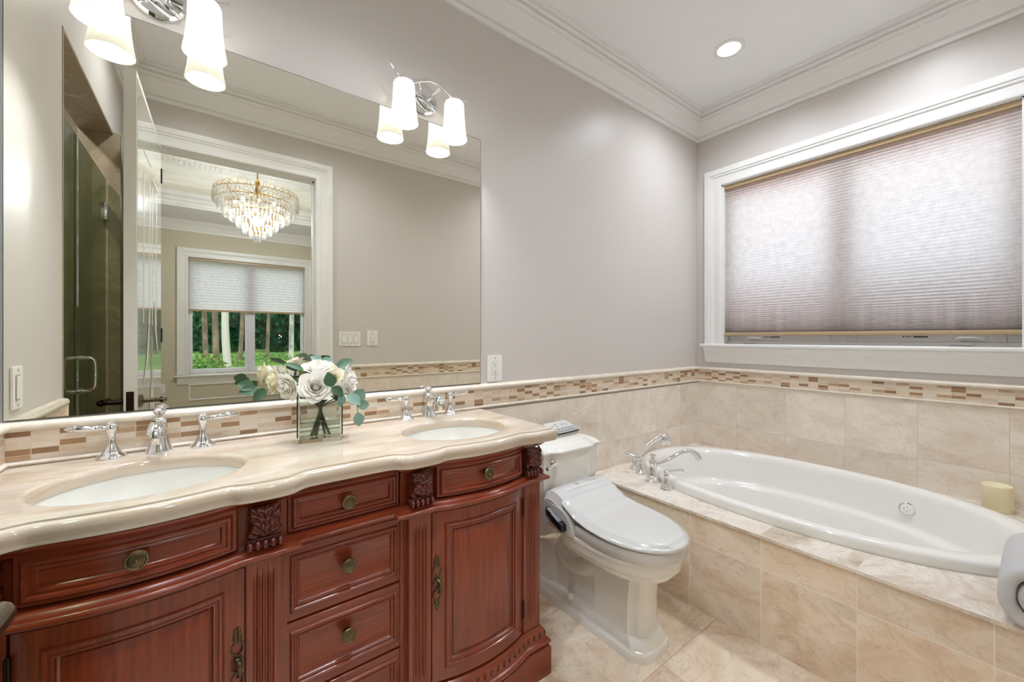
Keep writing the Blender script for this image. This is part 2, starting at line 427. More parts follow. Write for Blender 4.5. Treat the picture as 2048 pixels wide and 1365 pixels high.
def link(name, bm, m, parent=None, org=None, smooth=35, recalc=True):
    if recalc: bmesh.ops.recalc_face_normals(bm, faces=bm.faces)
    bm.verts.ensure_lookup_table()
    if org is None:
        if parent is not None: org = WPOS[parent.name]
        else:
            mn = Vector([min(v.co[i] for v in bm.verts) for i in range(3)]); mx = Vector([max(v.co[i] for v in bm.verts) for i in range(3)])
            org = Vector(((mn.x + mx.x) / 2, (mn.y + mx.y) / 2, mn.z))
    org = Vector(org)
    uvl = bm.loops.layers.uv.new('UVMap')
    bm.normal_update()
    for f in bm.faces:
        n = f.normal; a = max(range(3), key=lambda i: abs(n[i]))
        for lp in f.loops:
            c = lp.vert.co
            lp[uvl].uv = (c.y, c.z) if a == 0 else ((c.x, c.z) if a == 1 else (c.x, c.y))
    for v in bm.verts: v.co -= org
    me = bpy.data.meshes.new(name); bm.to_mesh(me); bm.free()
    me.materials.append(m)
    if smooth:
        me.shade_smooth(); me.set_sharp_from_angle(angle=math.radians(smooth))
    o = bpy.data.objects.new(name, me); COL.objects.link(o)
    if parent is not None:
        o.parent = parent; o.location = org - WPOS[parent.name]
    else: o.location = org
    WPOS[o.name] = org
    return o
def tag(o, label=None, cat=None, group=None, kind=None):
    for k, v in (('label', label), ('category', cat), ('group', group), ('kind', kind)):
        if v: o[k] = v
    return o
def thing(name, loc, label, cat, group=None):
    o = bpy.data.objects.new(name, None); o.empty_display_size = .05
    COL.objects.link(o); o.location = loc; WPOS[o.name] = Vector(loc)
    return tag(o, label, cat, group)
def struct(name, bm, m, parent=None, smooth=35, **kw):
    o = link(name, bm, m, parent, smooth=smooth, **kw)
    if parent is None: o['kind'] = 'structure'
    return o
def dup(root, loc, label, group=None, rotz=None, flipx=False):
    def cp(o, par):
        c = o.copy(); COL.objects.link(c)
        if par is not None: c.parent = par
        WPOS[c.name] = Vector(loc)
        for ch in o.children: cp(ch, c)
        return c
    r = cp(root, None); r.location = loc
    if rotz is not None: r.rotation_euler.z = rotz
    r['label'] = label
    if group: r['group'] = group
    return r
# ------------------------------------------------------------------ room shell
bm = new(); box(bm, -1.6, XB + .15, YO - .0, YA + .12, -.1, 0); struct('floor', bm, M['floortile'])
bm = new(); box(bm, -1.6, XB + .15, YO - .12, YA + .12, ZC, ZC + .1); struct('ceiling', bm, M['ceil'])
bm = new(); box(bm, -1.6, XB + .15, YA, YA + .12, 0, ZC); struct('wall_back', bm, M['wall'])
# window wall with its opening
WY0, WY1, WZ0, WZ1 = 0.045, 1.401, 1.180, 2.335
bm = new()
for a in ((YO - .12, YA, 0, WZ0), (YO - .12, YA, WZ1, ZC), (YO - .12, WY0, WZ0, WZ1), (WY1, YA, WZ0, WZ1)):
    box(bm, XB, XB + .15, *a)
struct('wall_right', bm, M['wall'])
# door wall: opening x -.298 .. .643, height 2.44
DX0, DX1, DZ = -.298, .643, 2.44
bm = new()
for a in ((-1.6, DX0, 0, ZC), (DX1, XB, 0, ZC), (DX0, DX1, DZ, ZC)):
    box(bm, a[0], a[1], YO - .12, YO, a[2], a[3])
struct('wall_front', bm, M['wall'])
# short return wall beside the vanity, shower header, shower jamb
TW = .135
bm = new()
box(bm, XL - TW, XL, 1.05, YA, 0, ZC)
box(bm, XL - TW, XL, YO, 1.05, 2.352, ZC)
box(bm, XL - TW, XL, YO, .10, 0, 2.352)
struct('wall_left', bm, M['wall'])
bm = new(); box(bm, -1.6, -1.5, YO, YA, 0, ZC); box(bm, -1.5, XL - TW, YA - .012, YA, 0, ZC); box(bm, -1.5, XL - TW, YO, YO + .012, 0, ZC)
struct('wall_shower', bm, M['showertile'])
bm = new()
box(bm, XL - TW + .002, XL + .001, .11, 1.04, 2.340, 2.352)          # tile soffit
box(bm, XL - TW, XL + .03, .098, .112, 0, 2.352)                       # jamb face by the door
box(bm, XL - TW, XL + .002, 1.038, 1.051, 0, 2.352)                    # jamb by the vanity
box(bm, XL + .001, XL + .03, YO + .04, .11, 0, 2.345)
struct('trim_1', bm, M['showertile'])

# stone wainscot (tile slabs 10 mm proud of the plaster), open where the return wall is
T = .010
bm = new(); box(bm, 1.012, XB - T, YA - T, YA, 0, .890); struct('trim_2', bm, M['walltile_a'])
bm = new(); box(bm, XB - T, XB, YO, YA, 0, .890); struct('trim_3', bm, M['walltile'])
bm = new(); box(bm, .765, XB - T, YO, YO + T, 0, .890); struct('trim_4', bm, M['walltile_a'])
# mosaic band
ZP, ZM0, ZM1 = .888, .911, .990
bm = new()
box(bm, XL + T, XB - T, YA - T, YA, ZM0, ZM1); box(bm, XB - T, XB, YO, YA, ZM0, ZM1)
box(bm, .765, XB - T, YO, YO + T, ZM0, ZM1); box(bm, XL, XL + T, 1.06, YA, ZM0, ZM1)
struct('trim_5', bm, M['mosaic'])
# rails: plan path round the room (outward = into the room)
RAIL = [(XL, 1.052), (XL, YA), (XB, YA), (XB, YO), (.765, YO)]
bm = new()
cap_p = [(0, .988), (T + .004, .988), (T + .008, .991), (T + .010, .997), (T + .009, 1.004), (T + .004, 1.010), (T - .003, 1.013), (0, 1.0145)]
sweep(bm, RAIL, cap_p)
pen = [(0, .900), (T + .003, .900), (T + .0065, .902), (T + .008, .9065), (T + .0065, .9105), (T + .003, .913), (0, .913)]
sweep(bm, RAIL, pen)
pen2 = [(0, .888), (T + .001, .888), (T + .001, .901), (0, .901)]
sweep(bm, RAIL[2:3] + RAIL[3:], pen2); 
struct('trim_6', bm, M['rail'], smooth=50)
bm = new(); box(bm, XL + .0, XL + T + .006, 1.043, 1.062, .90, 1.010, .003); struct('trim_7', bm, M['rail'])

# crown moulding
crown = [(0, 2.712), (.014, 2.712), (.017, 2.720), (.016, 2.729), (.009, 2.731), (.009, 2.740), (.020, 2.744), (.024, 2.754), (.030, 2.777), (.042, 2.805), (.056, 2.823), (.060, 2.825), (.060, 2.833), (.071, 2.836), (.076, 2.844), (.074, 2.850), (.068, 2.852), (.068, 2.858), (.080, 2.861), (.087, 2.868), (.088, 2.876), (.082, 2.878), (.084, 2.884), (.100, 2.890), (.104, 2.899), (0, 2.9)]
bm = new(); sweep(bm, [(XL, YO), (XL, YA), (XB, YA), (XB, YO)], crown, closed=True); struct('trim_8', bm, M['trim'], smooth=28)

# window: jambs, sash, panes, casing, stool and apron
win = bpy.data.objects.new('window_1', None); COL.objects.link(win); win.location = (XB, .72, WZ0); WPOS[win.name] = Vector(win.location); win['kind'] = 'structure'
bm = new()
pl = lambda h, v, d: (XB - d, h, v)
CAS = [(0, 0), (0, .014), (.006, .017), (.030, .017), (.032, .013), (.036, .013), (.060, .018), (.064, .024), (.070, .026), (.076, .024), (.080, .030), (.098, .034), (.112, .034), (.118, .028), (.120, 0)]
sweep_rect(bm, WY0, WY1, WZ0, WZ1, CAS, pl, closed=False)
link('casing', bm, M['trim'], win, smooth=25)
bm = new()
for a in ((WY0, WY0 + .012, WZ0, WZ1), (WY1 - .012, WY1, WZ0, WZ1), (WY0, WY1, WZ1 - .006, WZ1), (WY0, WY1, WZ0, WZ0 + .006)):
    box(bm, XB + .001, XB + .14, *a)
link('jamb', bm, M['trim'], win)
bm = new(); box(bm, XB - .050, XB + .06, WY0 - .14, WY1 + .143, 1.160, 1.186, .009, 3)
link('stool', bm, M['trim'], win)
bm = new()
ap = [(0, 1.05), (.012, 1.05), (.014, 1.058), (.018, 1.066), (.018, 1.085), (.022, 1.09), (.024, 1.105), (.030, 1.112), (.032, 1.125), (.038, 1.132), (.044, 1.150), (.044, 1.160), (0, 1.160)]
sweep(bm, [(XB, WY1 + .118), (XB, WY0 - .118)], ap); link('apron', bm, M['trim'], win, smooth=25)
midy = (WY0 + WY1) / 2
for k, (a, b) in enumerate(((WY0 + .012, midy - .016), (midy + .016, WY1 - .012))):
    bm = new()
    for q in ((a, a + .045, WZ0 + .027, WZ1 - .031), (b - .045, b, WZ0 + .027, WZ1 - .031), (a + .0451, b - .0451, WZ0 + .027, WZ0 + .080), (a + .0451, b - .0451, WZ1 - .075, WZ1 - .031)):
        box(bm, XB + .075, XB + .115, *q, .004)
    s = link('sash', bm, M['trim'], win)
    bm = new(); box(bm, XB + .093, XB + .097, a + .04, b - .04, WZ0 + .07, WZ1 - .055); link('pane', bm, M['pane'], s)
    yc = a + .17 if k == 0 else b - .17
    bm = new(); tube(bm, catmull([(XB + .072, yc + .03, WZ0 + .02), (XB + .060, yc + .03, WZ0 + .042), (XB + .056, yc - .03, WZ0 + .044), (XB + .062, yc - .055, WZ0 + .036)], 5), [.010, .012, .009, .007], 10)
    box(bm, XB + .05, XB + .078, yc - .02, yc + .06, WZ0 + .006, WZ0 + .022, .004)
    link('crank_handle', bm, M['trim'], s)
    yl = yc + .14 if k == 0 else yc - .16
    bm = new(); box(bm, XB + .0738, XB + .0755, yl, yl + .055, WZ0 + .052, WZ0 + .0585); box(bm, XB + .0738, XB + .0755, yl + .064, yl + .085, WZ0 + .0535, WZ0 + .0575); lathe(bm, [(.0035, 0), (.0035, .0015)], (XB + .0738, yl + .093, WZ0 + .0555), (1, 0, 0), 12)
    link('label_strip', bm, M['slot'], s)
bm = new()
box(bm, XB + .06, XB + .14, WY0 + .012, WY1 - .012, WZ0 + .006, WZ0 + .026); box(bm, XB + .085, XB + .14, WY0 + .012, WY0 + .03, WZ0 + .02, WZ1 - .006); box(bm, XB + .085, XB + .14, WY1 - .03, WY1 - .012, WZ0 + .02, WZ1 - .006); box(bm, XB + .085, XB + .14, WY0 + .012, WY1 - .012, WZ1 - .03, WZ1 - .006)
link('frame', bm, M['trim'], win)
bm = new(); box(bm, XB + .07, XB + .13, midy - .02, midy + .02, WZ0 + .006, WZ1 - .006, .004); link('mullion', bm, M['trim'], win)

# cellular shade
sh = thing('cellular_shade', (XB + .03, (WY0 + WY1) / 2, 1.244), 'tan cellular shade lowered over the window above the bathtub', 'window shade')
SY0, SY1 = WY0 + .010, WY1 - .010
bm = new(); box(bm, XB + .008, XB + .052, SY0 - .004, SY1 + .004, 2.302, 2.328, .004); link('head_rail', bm, M['shaderail'], sh)
bm = new(); box(bm, XB + .006, XB + .046, SY0 - .002, SY1 + .002, 1.244, 1.268, .005); link('bottom_rail', bm, M['shaderail'], sh)
for xa, nm in ((0, 'fabric'),):
    bm = new(); rows = []
    zs = [2.303]; 
    z = 2.303; i = 0
    n_full = 40; 
    # pleats hang full at the top and pack closer towards the bottom rail
    hs = []
    for k in range(66): hs.append(.0205 if k < 44 else .0205 - (k - 43) * .0009)
    tot = sum(hs); sc = (2.303 - 1.268) / tot
    for k, h in enumerate(hs):
        h *= sc
        dp = .004 if k < 36 else .004 + min((k - 36) * .0005, .009)
        rows.append([(XB + .030, SY0, z), (XB + .030, SY1, z)])
        rows.append([(XB + .030 - dp, SY0, z - h * .55), (XB + .030 - dp, SY1, z - h * .55)])
        z -= h
    rows.append([(XB + .030, SY0, 1.268), (XB + .030, SY1, 1.268)])
    grid(bm, rows); link('fabric', bm, M['shadefab'], sh, smooth=0)

# door casing on the room side and jamb lining
bm = new()
pf = lambda h, v, d: (h, YO + d, v)
CASD = [(0, 0), (0, .014), (.006, .017), (.030, .017), (.032, .013), (.036, .013), (.060, .018), (.064, .024), (.070, .026), (.076, .024), (.080, .030), (.098, .034), (.110, .034), (.115, .028), (.116, 0)]
rows = []
for o, d in CASD:
    rows.append([(max(DX0 - o, -.394), YO + d, 0), (max(DX0 - o, -.394), YO + d, DZ + o), (DX1 + o, YO + d, DZ + o), (DX1 + o, YO + d, 0)])
grid(bm, rows); struct('trim_9', bm, M['trim'], smooth=25)
bm = new()
box(bm, DX0, DX0 + .004, YO - .12, YO, 0, DZ); box(bm, DX1 - .004, DX1, YO - .12, YO, 0, DZ); box(bm, DX0, DX1, YO - .12, YO, DZ - .004, DZ)
box(bm, DX1 - .016, DX1 - .004, YO - .09, YO - .05, 0, DZ); box(bm, DX0 + .02, DX1, YO - .09, YO - .05, DZ - .016, DZ - .004)
rows = [[(x, YO - .12 - d, z) for x, z in ((DX0 - o, 0), (DX0 - o, DZ + o), (DX1 + o, DZ + o), (DX1 + o, 0))] for o, d in CASD]
grid(bm, rows); struct('trim_10', bm, M['trim'], smooth=25)

# door leaf, opened into the room
door = bpy.data.objects.new('door_1', None); COL.objects.link(door); door.location = (-.292, YO, .01); WPOS[door.name] = Vector(door.location); door['kind'] = 'structure'
hx, hy = -.245, YO + .012
ang = math.atan2(.72 - hy, -.262 - hx); dl = .885
ux, uy = math.cos(ang), math.sin(ang); nx, ny = uy, -ux       # n: towards the room's right
def dpt(s, off, z): return (hx + ux * s + nx * off, hy + uy * s + ny * off, z)
def dbox(bm, s0, s1, o0, o1, z0, z1):
    vs = [bm.verts.new(dpt(s, o, z)) for s in (s0, s1) for o in (o0, o1) for z in (z0, z1)]
    for f in [(0, 1, 3, 2), (4, 6, 7, 5), (0, 4, 5, 1), (2, 3, 7, 6), (0, 2, 6, 4), (1, 5, 7, 3)]: bm.faces.new([vs[i] for i in f])
bm = new(); dbox(bm, 0, dl, -.044, -.002, .01, 2.43); link('leaf', bm, M['trim'], door)
bm = new(); dbox(bm, .02, dl - .012, -.003, 0, .03, 2.40); dbox(bm, .02, dl - .012, -.0465, -.0435, .03, 2.40); link('frosted_panel', bm, M['doorglass'], door)
bm = new()
for s in (.70, .50, .40, .24):
    dbox(bm, s - .005, s + .005, -.001, .0012, 1.30, 2.05)
def arc(s0, z0, s1, z1, bul, w):
    a = Vector((s0, z0)); b = Vector((s1, z1)); d = (b - a); n_ = Vector((-d.y, d.x)).normalized(); L = []; R = []
    for k in range(13):
        t = k / 12; c = a.lerp(b, t) + n_ * bul * math.sin(PI * t); ww = w * math.sin(PI * min(t * .98 + .01, 1)) ** .8 + .001
        L.append(dpt(c.x - ww, .0018, c.y)); R.append(dpt(c.x + ww, .0018, c.y))
    grid(bm, [L, R])
arc(.72, .60, .44, 1.26, .12, .030); arc(.20, .60, .42, 1.24, -.10, .034); arc(.72, 1.0, .54, 1.38, .06, .030); arc(.16, 1.12, .32, 1.44, -.04, .034)
dbox(bm, .46, .70, -.001, .0015, 2.14, 2.15); dbox(bm, .18, .38, -.001, .0015, 2.09, 2.10)  # these two dashes paint reflected streaks; the rest is etching
link('etch_and_reflections', bm, M['etch_refl'], door)
for sgn, nm in ((1, 'lever'), (-1, 'lever')):
    b0 = 0 if sgn > 0 else -.046; S0 = dl - .075
    bm = new()
    nvec = Vector((nx * sgn, ny * sgn, 0))
    lathe(bm, [(.0, 0), (.030, 0), (.032, .004), (.026, .010), (.012, .014), (.011, .060), (.013, .064)], dpt(S0, b0, .938), nvec, 20)
    p = lambda s, o: Vector(dpt(S0 + s, b0 + sgn * o, .938))
    tube(bm, catmull([p(.006, .080), p(.002, .081), p(-.03, .080), p(-.075, .076), p(-.105, .074)], 5), [.013, .0155, .014, .011, .009], 14)
    tube(bm, [p(-.008, .055), p(-.008, .080)], .0115, 12)
    link(nm, bm, M['bronze_lit'] if sgn > 0 else M['bronze'], door)
bm = new(); dbox(bm, dl - .001, dl + .0015, -.036, -.010, .90, .99); link('latch_plate', bm, M['bronze'], door)
bm = new()
for z in (.25, 1.2, 2.2): dbox(bm, -.012, .004, -.006, .004, z, z + .09)
link('hinge', bm, M['bronze'], door)

# plates on the walls
def plate(name, place, w, h, label, cat, rockers=(), recept=False):
    """place(a, b, d): a across, b up, d out of the wall, all from the plate centre"""
    t = thing(name, place(0, 0, 0), label, cat)
    bm = new()
    def pbox(bm, a0, a1, b0, b1, d0, d1, bev=0):
        vs = [bm.verts.new(place(a, b, d)) for a in (a0, a1) for b in (b0, b1) for d in (d0, d1)]
        fs = [bm.faces.new([vs[i] for i in f]) for f in [(0, 1, 3, 2), (4, 6, 7, 5), (0, 4, 5, 1), (2, 3, 7, 6), (0, 2, 6, 4), (1, 5, 7, 3)]]
        if bev: bmesh.ops.bevel(bm, geom=list({e for f in fs for e in f.edges}), offset=bev, segments=2, affect='EDGES')
    pbox(bm, -w / 2, w / 2, -h / 2, h / 2, .0002, .006, .002); link('cover', bm, M['plate'], t)
    n = max(1, len(rockers) or 1)
    for k in range(n):
        a = (k - (n - 1) / 2) * .046
        for b in (-.048, .048):
            bm = new(); pbox(bm, a - .003, a + .003, b - .003, b + .003, .0055, .0068); link('screw', bm, M['grey'], t)
    for a in rockers:
        bm = new(); pbox(bm, a - .0175, a + .0175, -.0345, .0345, .0055, .0066); link('bezel', bm, M['grey'], t)
        bm = new(); pbox(bm, a - .016, a + .016, -.032, .032, .006, .0095, .0015); link('rocker', bm, M['plate'], t)
    if recept:
        bm = new(); pbox(bm, -.0175, .0175, -.0345, .0345, .0055, .0064); link('bezel', bm, M['grey'], t)
        bm = new(); pbox(bm, -.0165, .0165, -.0335, .0335, .006, .0078, .001); f = link('receptacle', bm, M['plate'], t)
        for b in (.019, -.019):
            for q in ((-.0075, -.0055, b - .001, b + .008), (.0045, .0062, b, b + .007), (-.0022, .0022, b - .0095, b - .005)):
                bm = new(); pbox(bm, *q, .0075, .0082); link('slot', bm, M['slot'], f)
        for q in ((.0008, .0055), (-.0055, -.0008)):
            bm = new(); pbox(bm, -.008, .008, *q, .0075, .009, .0008); link('test_button', bm, M['plate'], f)
    return t
plate('wall_outlet', lambda a, b, d: (1.0925 + a, YA - d, 1.0835 + b), .085, .127, 'white double wall outlet right of the mirror above the mosaic band', 'outlet', recept=True)
plate('light_switch', lambda a, b, d: (XL + d, 1.486 + a, 1.094 + b), .074, .117, 'white switch plate on the short left wall beside the mirror, seen reflected', 'light switch', rockers=(0,))
plate('light_switch', lambda a, b, d: (.890 + a, YO + d, 1.222 + b), .163, .117, 'white triple rocker switch beside the doorway, seen in the mirror', 'light switch', rockers=(-.046, 0, .046))
plate('light_switch', lambda a, b, d: (1.068 + a, YO + d, 1.228 + b), .088, .124, 'white single rocker switch right of the triple switch, seen in the mirror', 'light switch', rockers=(0,))

# recessed downlights, the last two added as unseen fill
LB = ['recessed ceiling light nearest the corner of mirror wall and window wall', 'recessed ceiling light over the middle of the bathtub by the window wall', 'unseen ceiling light added as fill over the vanity', 'unseen ceiling light added as fill in the middle of the ceiling']
for (x, y), lb in zip(DOWNLIGHTS, LB):
    t = thing('recessed_light', (x, y, ZC - .008), lb, 'ceiling light', 'recessed ceiling lights')
    bm = new(); lathe(bm, [(.060, ZC), (.060, ZC - .005), (.074, ZC - .008), (.082, ZC - .005), (.083, ZC)], (x, y, 0), seg=32, cap=False); link('trim_ring', bm, M['trim'], t)
    bm = new(); lathe(bm, [(.061, ZC - .001), (.061, ZC - .004), (.0, ZC - .0045)], (x, y, 0), seg=32); link('lens', bm, M['lens'], t)

# wall mirror
mr = thing('wall_mirror', (C, YA - .006, 1.017), 'large frameless wall mirror above the double vanity', 'mirror')
bm = new(); box(bm, -.4205, 1.010, YA - .0055, YA - .0005, 1.017, 2.158); link('edge', bm, M['mirror_edge'], mr)
bm = new(); grid(bm, [[(-.4185, YA - .006, 1.019), (1.008, YA - .006, 1.019)], [(-.4185, YA - .006, 2.156), (1.008, YA - .006, 2.156)]]); link('glass', bm, M['mirror'], mr)

# shower door
sd = thing('shower_door', (-.455, .57, .05), 'frameless glass shower door with chrome pull handle, seen in the mirror', 'shower door')
bm = new(); box(bm, -.460, -.450, .125, .715, .06, 2.085); link('glass_panel', bm, M['showerglass'], sd)
bm = new(); box(bm, -.460, -.450, .721, 1.034, .06, 2.085); link('fixed_panel', bm, M['showerglass'], sd)
bm = new()
for sg in (1, -1):
    x = -.455; yh = .66
    tube(bm, catmull([(x + sg * .006, yh, 1.142), (x + sg * .032, yh, 1.142), (x + sg * .046, yh, 1.130), (x + sg * .050, yh, 1.10), (x + sg * .050, yh, 1.04), (x + sg * .046, yh, 1.010), (x + sg * .032, yh, .998), (x + sg * .006, yh, .998)], 5), .0075, 12)
    for z in (1.142, .998): lathe(bm, [(.011, .0), (.011, .008)], (x + sg * .005, yh, z), (sg, 0, 0), 14)
link('pull_handle', bm, M['chrome'], sd)
for z in (.35, 1.86):
    bm = new(); box(bm, -.472, -.438, .113, .175, z, z + .09, .004); link('hinge', bm, M['chrome'], sd)
# ------------------------------------------------------------------ vanity cabinet
van = thing('vanity_cabinet', (C, 1.35, 0), 'dark cherry double vanity cabinet with carved corbels and bowed door sections', 'vanity')
YP, YC, SAG = 1.115, 1.145, .032          # pilaster plane, drawer-bay plane, bow of the door sections
def bow(u): a = (abs(u) - .4175) / .1695; return YP - .001 - (SAG - .003) * max(0, 1 - a * a)
UB0, UB1, UE = .248, .587, .668
# carcass: sides, back, bottom and the plan-shaped face behind doors and drawers
def plan_front(dy=0, n=12):
    P = []
    for sg in (-1, 1):
        us = [UE, .598] + [UB1 + (UB0 - UB1) * k / n for k in range(n + 1)] + [.247, .147, .147]
        ys = [YP, YP] + [bow(UB1 + (UB0 - UB1) * k / n) for k in range(n + 1)] + [YP, YP, YC]
        seq = [(C + sg * u, y + dy) for u, y in zip(us, ys)]
        P.append(seq)
    return P[0] + list(reversed(P[1]))
YB = 1.572
def plan_loop(dy, dx=0, z=0):
    f = plan_front(dy)
    return [Vector((x, y, z)) for x, y in f] + [Vector((C + UE, YB, z)), Vector((C - UE, YB, z))]
bm = new(); loft(bm, [plan_loop(.024, z=.10), plan_loop(.024, z=.838)], True, False); link('carcass', bm, M['wood_v'], van)
# mouldings follow the plan and return along the sides to the wall
PATH = [(C - UE, YB)] + plan_front() + [(C + UE, YB)]
PATH = [p for i, p in enumerate(PATH) if i == 0 or (Vector(p) - Vector(PATH[i - 1])).length > .0025]
bm = new()
sweep(bm, PATH, [(-.03, .836), (.004, .836), (.006, .840), (.010, .842), (.012, .846), (.016, .849), (.018, .8525), (.018, .8565), (-.03, .8565)]); link('top_moulding', bm, M['wood_h'], van, smooth=50)
bm = new()
sweep(bm, PATH, [(-.03, .700), (.003, .700), (.006, .706), (.012, .709), (.020, .710), (.025, .713), (.027, .718), (.025, .7235), (.020, .726), (.014, .727), (.010, .732), (.004, .735), (-.03, .735)]); link('waist_moulding', bm, M['wood_h'], van, smooth=50)
bm = new()
sweep(bm, PATH, [(-.03, 0), (.030, 0), (.030, .098), (.026, .103), (.022, .104), (.023, .109), (.028, .113), (.030, .119), (.028, .125), (.022, .129), (.016, .130), (.013, .136), (.013, .158), (.008, .166), (.003, .172), (-.03, .172)]); link('plinth', bm, M['wood_h'], van, smooth=50)
# little carved darts along the plinth
bm = new(); off = offset_path(PATH, .0135); acc = .01
for i in range(len(off) - 1):
    a, b = off[i], off[i + 1]; L = (b - a).length
    if L < 1e-6: continue
    t = (b - a) / L; nrm = Vector((t.y, -t.x))
    while acc < L:
        c = a + t * acc
        if abs(nrm.y) > .5 or c.y < 1.4:
            p = [Vector((c.x + t.x * s + nrm.x * d, c.y + t.y * s + nrm.y * d, z)) for s, z, d in ((-.004, .157, 0), (.004, .157, 0), (.006, .147, 0), (0, .134, 0), (-.006, .147, 0), (0, .147, .005))]
            vs = [bm.verts.new(q) for q in p]
            for k in range(5): face(bm, [vs[k], vs[(k + 1) % 5], vs[5]])
        acc += .026
    acc -= L
link('carved_darts', bm, M['carved'], van, smooth=0)

def panel_front(bm, u0, u1, z0, z1, yf, rings, n=14):
    """nested frames: rings of (inset, forward depth); follows yf(u) in plan"""
    L = []
    for ins, d in rings:
        a, b, c, e = u0 + ins, u1 - ins, z0 + ins, z1 - ins
        lo = [(C + a + (b - a) * k / n, yf(a + (b - a) * k / n) - d, c) for k in range(n + 1)]
        hi = [(C + b + (a - b) * k / n, yf(b + (a - b) * k / n) - d, e) for k in range(n + 1)]
        L.append(lo + hi)
    V = grid(bm, L, closed_u=True)
    last = V[-1]
    for k in range(n): face(bm, [last[k], last[k + 1], last[2 * n - k], last[2 * n + 1 - k]])
    first = V[0]
    for k in range(n): face(bm, [first[k + 1], first[k], first[2 * n + 1 - k], first[2 * n - k]])
def knob(u, z, y, parent):
    bm = new(); o = (C + u, y, z); ax = (0, -1, 0)
    lathe(bm, [(.012, 0), (.012, .002), (.006, .004), (.0055, .014), (.010, .017), (.0185, .019), (.0195, .022), (.0185, .0245), (.016, .0255), (.0145, .0245), (.011, .026), (.006, .0255), (.0025, .027), (0, .0275)], o, ax, 28)
    kn = link('knob', bm, M['brass'], parent); bm = new()
    X, Y, Z = frame_from(ax)
    lathe(bm, [(.0185, .0246), (.0196, .0225), (.0190, .0200)], o, ax, 28, cap=False)
    ball(bm, Vector(o) + Z * .0268, .0022, 8, 5)
    for k in range(24):
        a = 2 * PI * k / 24; q = Vector(o) + X * (.0165 * math.cos(a)) + Y * (.0165 * math.sin(a)) + Z * .0252
        ball(bm, q, .0016, 6, 4)
    link('beaded_rim', bm, M['brass_hi'], kn); return kn
DR = [(0, -.022), (0, -.002), (.0015, 0), (.020, 0), (.021, .0035), (.024, .006), (.028, .006), (.031, .003), (.0325, -.001), (.035, -.001), (.0365, .001), (.039, .001), (.041, -.003), (.044, -.0055)]
DRB = [(0, -.022), (0, -.002), (.0015, 0), (.008, 0), (.0095, .0045), (.013, .0075), (.018, .0065), (.0205, .001), (.023, .001), (.025, .0025), (.028, .002), (.0295, -.003), (.032, -.0055)]
yc_ = lambda u: YC
def dr(u0, u1, z0, z1, yf, rings, ku, kz, lab):
    bm = new(); panel_front(bm, u0, u1, z0, z1, yf, rings, 1 if yf is yc_ else 14)
    d = link('drawer', bm, M['wood_h'], van, smooth=40)
    knob(ku, kz, yf(ku) + .0055, d); return d
dr(-.143, .143, .738, .834, yc_, [(0, -.02), (0, 0), (.005, .0)] + [(i * .9 - .0, d) for i, d in DRB[4:]], 0, .786, '')
dr(-.160, .160, .512, .698, yc_, DR, 0, .612, '')
dr(-.160, .160, .318, .506, yc_, DR, 0, .424, '')
dr(-.160, .160, .178, .312, yc_, DR, 0, .250, '')
for sg in (-1, 1):
    a, b = (UB0 + .003, UB1 - .003) if sg > 0 else (-UB1 + .003, -UB0 - .003)
    dr(a, b, .741, .836, bow, DRB, sg * .4155, .794, '')
# bowed doors with raised panels, pulls and hinges
DOOR = [(0, -.022), (0, -.002), (.0015, 0), (.038, 0), (.0395, .004), (.043, .0065), (.048, .0055), (.050, .001), (.0525, .001), (.0545, .003), (.058, .002), (.060, -.005), (.064, -.008), (.066, -.008), (.0665, -.0055), (.084, .001), (.086, .0015)]
for sg in (-1, 1):
    bowd = lambda u: bow(u) if UB0 - .0001 <= abs(u) <= UB1 else YP - .001
    a, b = (.2365, .588) if sg > 0 else (-.588, -.2365)
    bm = new(); panel_front(bm, a, b, .178, .698, bowd, DOOR, 20)
    dd = link('door', bm, M['wood_v'], van, smooth=40)
    up = sg * .2505                                         # long pierced pull on the meeting stile
    yy = bowd(up)
    bm = new(); cx = C + up
    def scroll(pts, r): tube(bm, catmull([(cx + x, yy - .004, z) for x, z in pts], 4), r, 8)
    zt, zb = .566, .400; zm = (zt + zb) / 2
    for q in (-1, 1):
        scroll([(0, zm + .018), (q * .011, zm + .030), (q * .010, zm + .044), (q * .004, zm + .052), (q * .009, zm + .060), (0, zt)], [.0028, .0022, .0015])
        scroll([(0, zm - .018), (q * .011, zm - .030), (q * .010, zm - .044), (q * .004, zm - .052), (q * .008, zm - .060), (0, zb)], [.0028, .0022, .0015])
        scroll([(q * .0, zm + .020), (q * .009, zm + .010), (q * .009, zm - .010), (0, zm - .020)], .0024)
    for k in range(6):
        for q in (-1, 1): ball(bm, (cx + q * .004, yy - .005, zt - .006 - k * .005), .0042 - .0001 * k, 8, 6, (.7, .5, 1.2))
        ball(bm, (cx, yy - .005, zb + .006 + k * .004), .0036, 8, 6, (1.2, .5, 1))
    ball(bm, (cx, yy - .010, zm + .012), .0075, 12, 8, (1, .8, .8))
    tube(bm, catmull([(cx, yy - .012, zm + .014), (cx + .003, yy - .022, zm + .004), (cx + .004, yy - .020, zm - .016), (cx, yy - .012, zm - .024)], 5), [.004, .0055, .0045, .003], 8)
    link('pull', bm, M['brass'], dd)
    uh = sg * .5895
    for z in (.626, .262):
        bm = new(); lathe(bm, [(.0035, -.028), (.0035, .028)], (C + uh, YP - .002, z), seg=10)
        for k in (-1, 1): ball(bm, (C + uh, YP - .002, z + k * .030), .0035, 8, 6)
        box(bm, C + uh - .0055, C + uh + .0055, YP - .0015, YP + .003, z - .027, z + .027)
        link('hinge', bm, M['bronze'], dd)
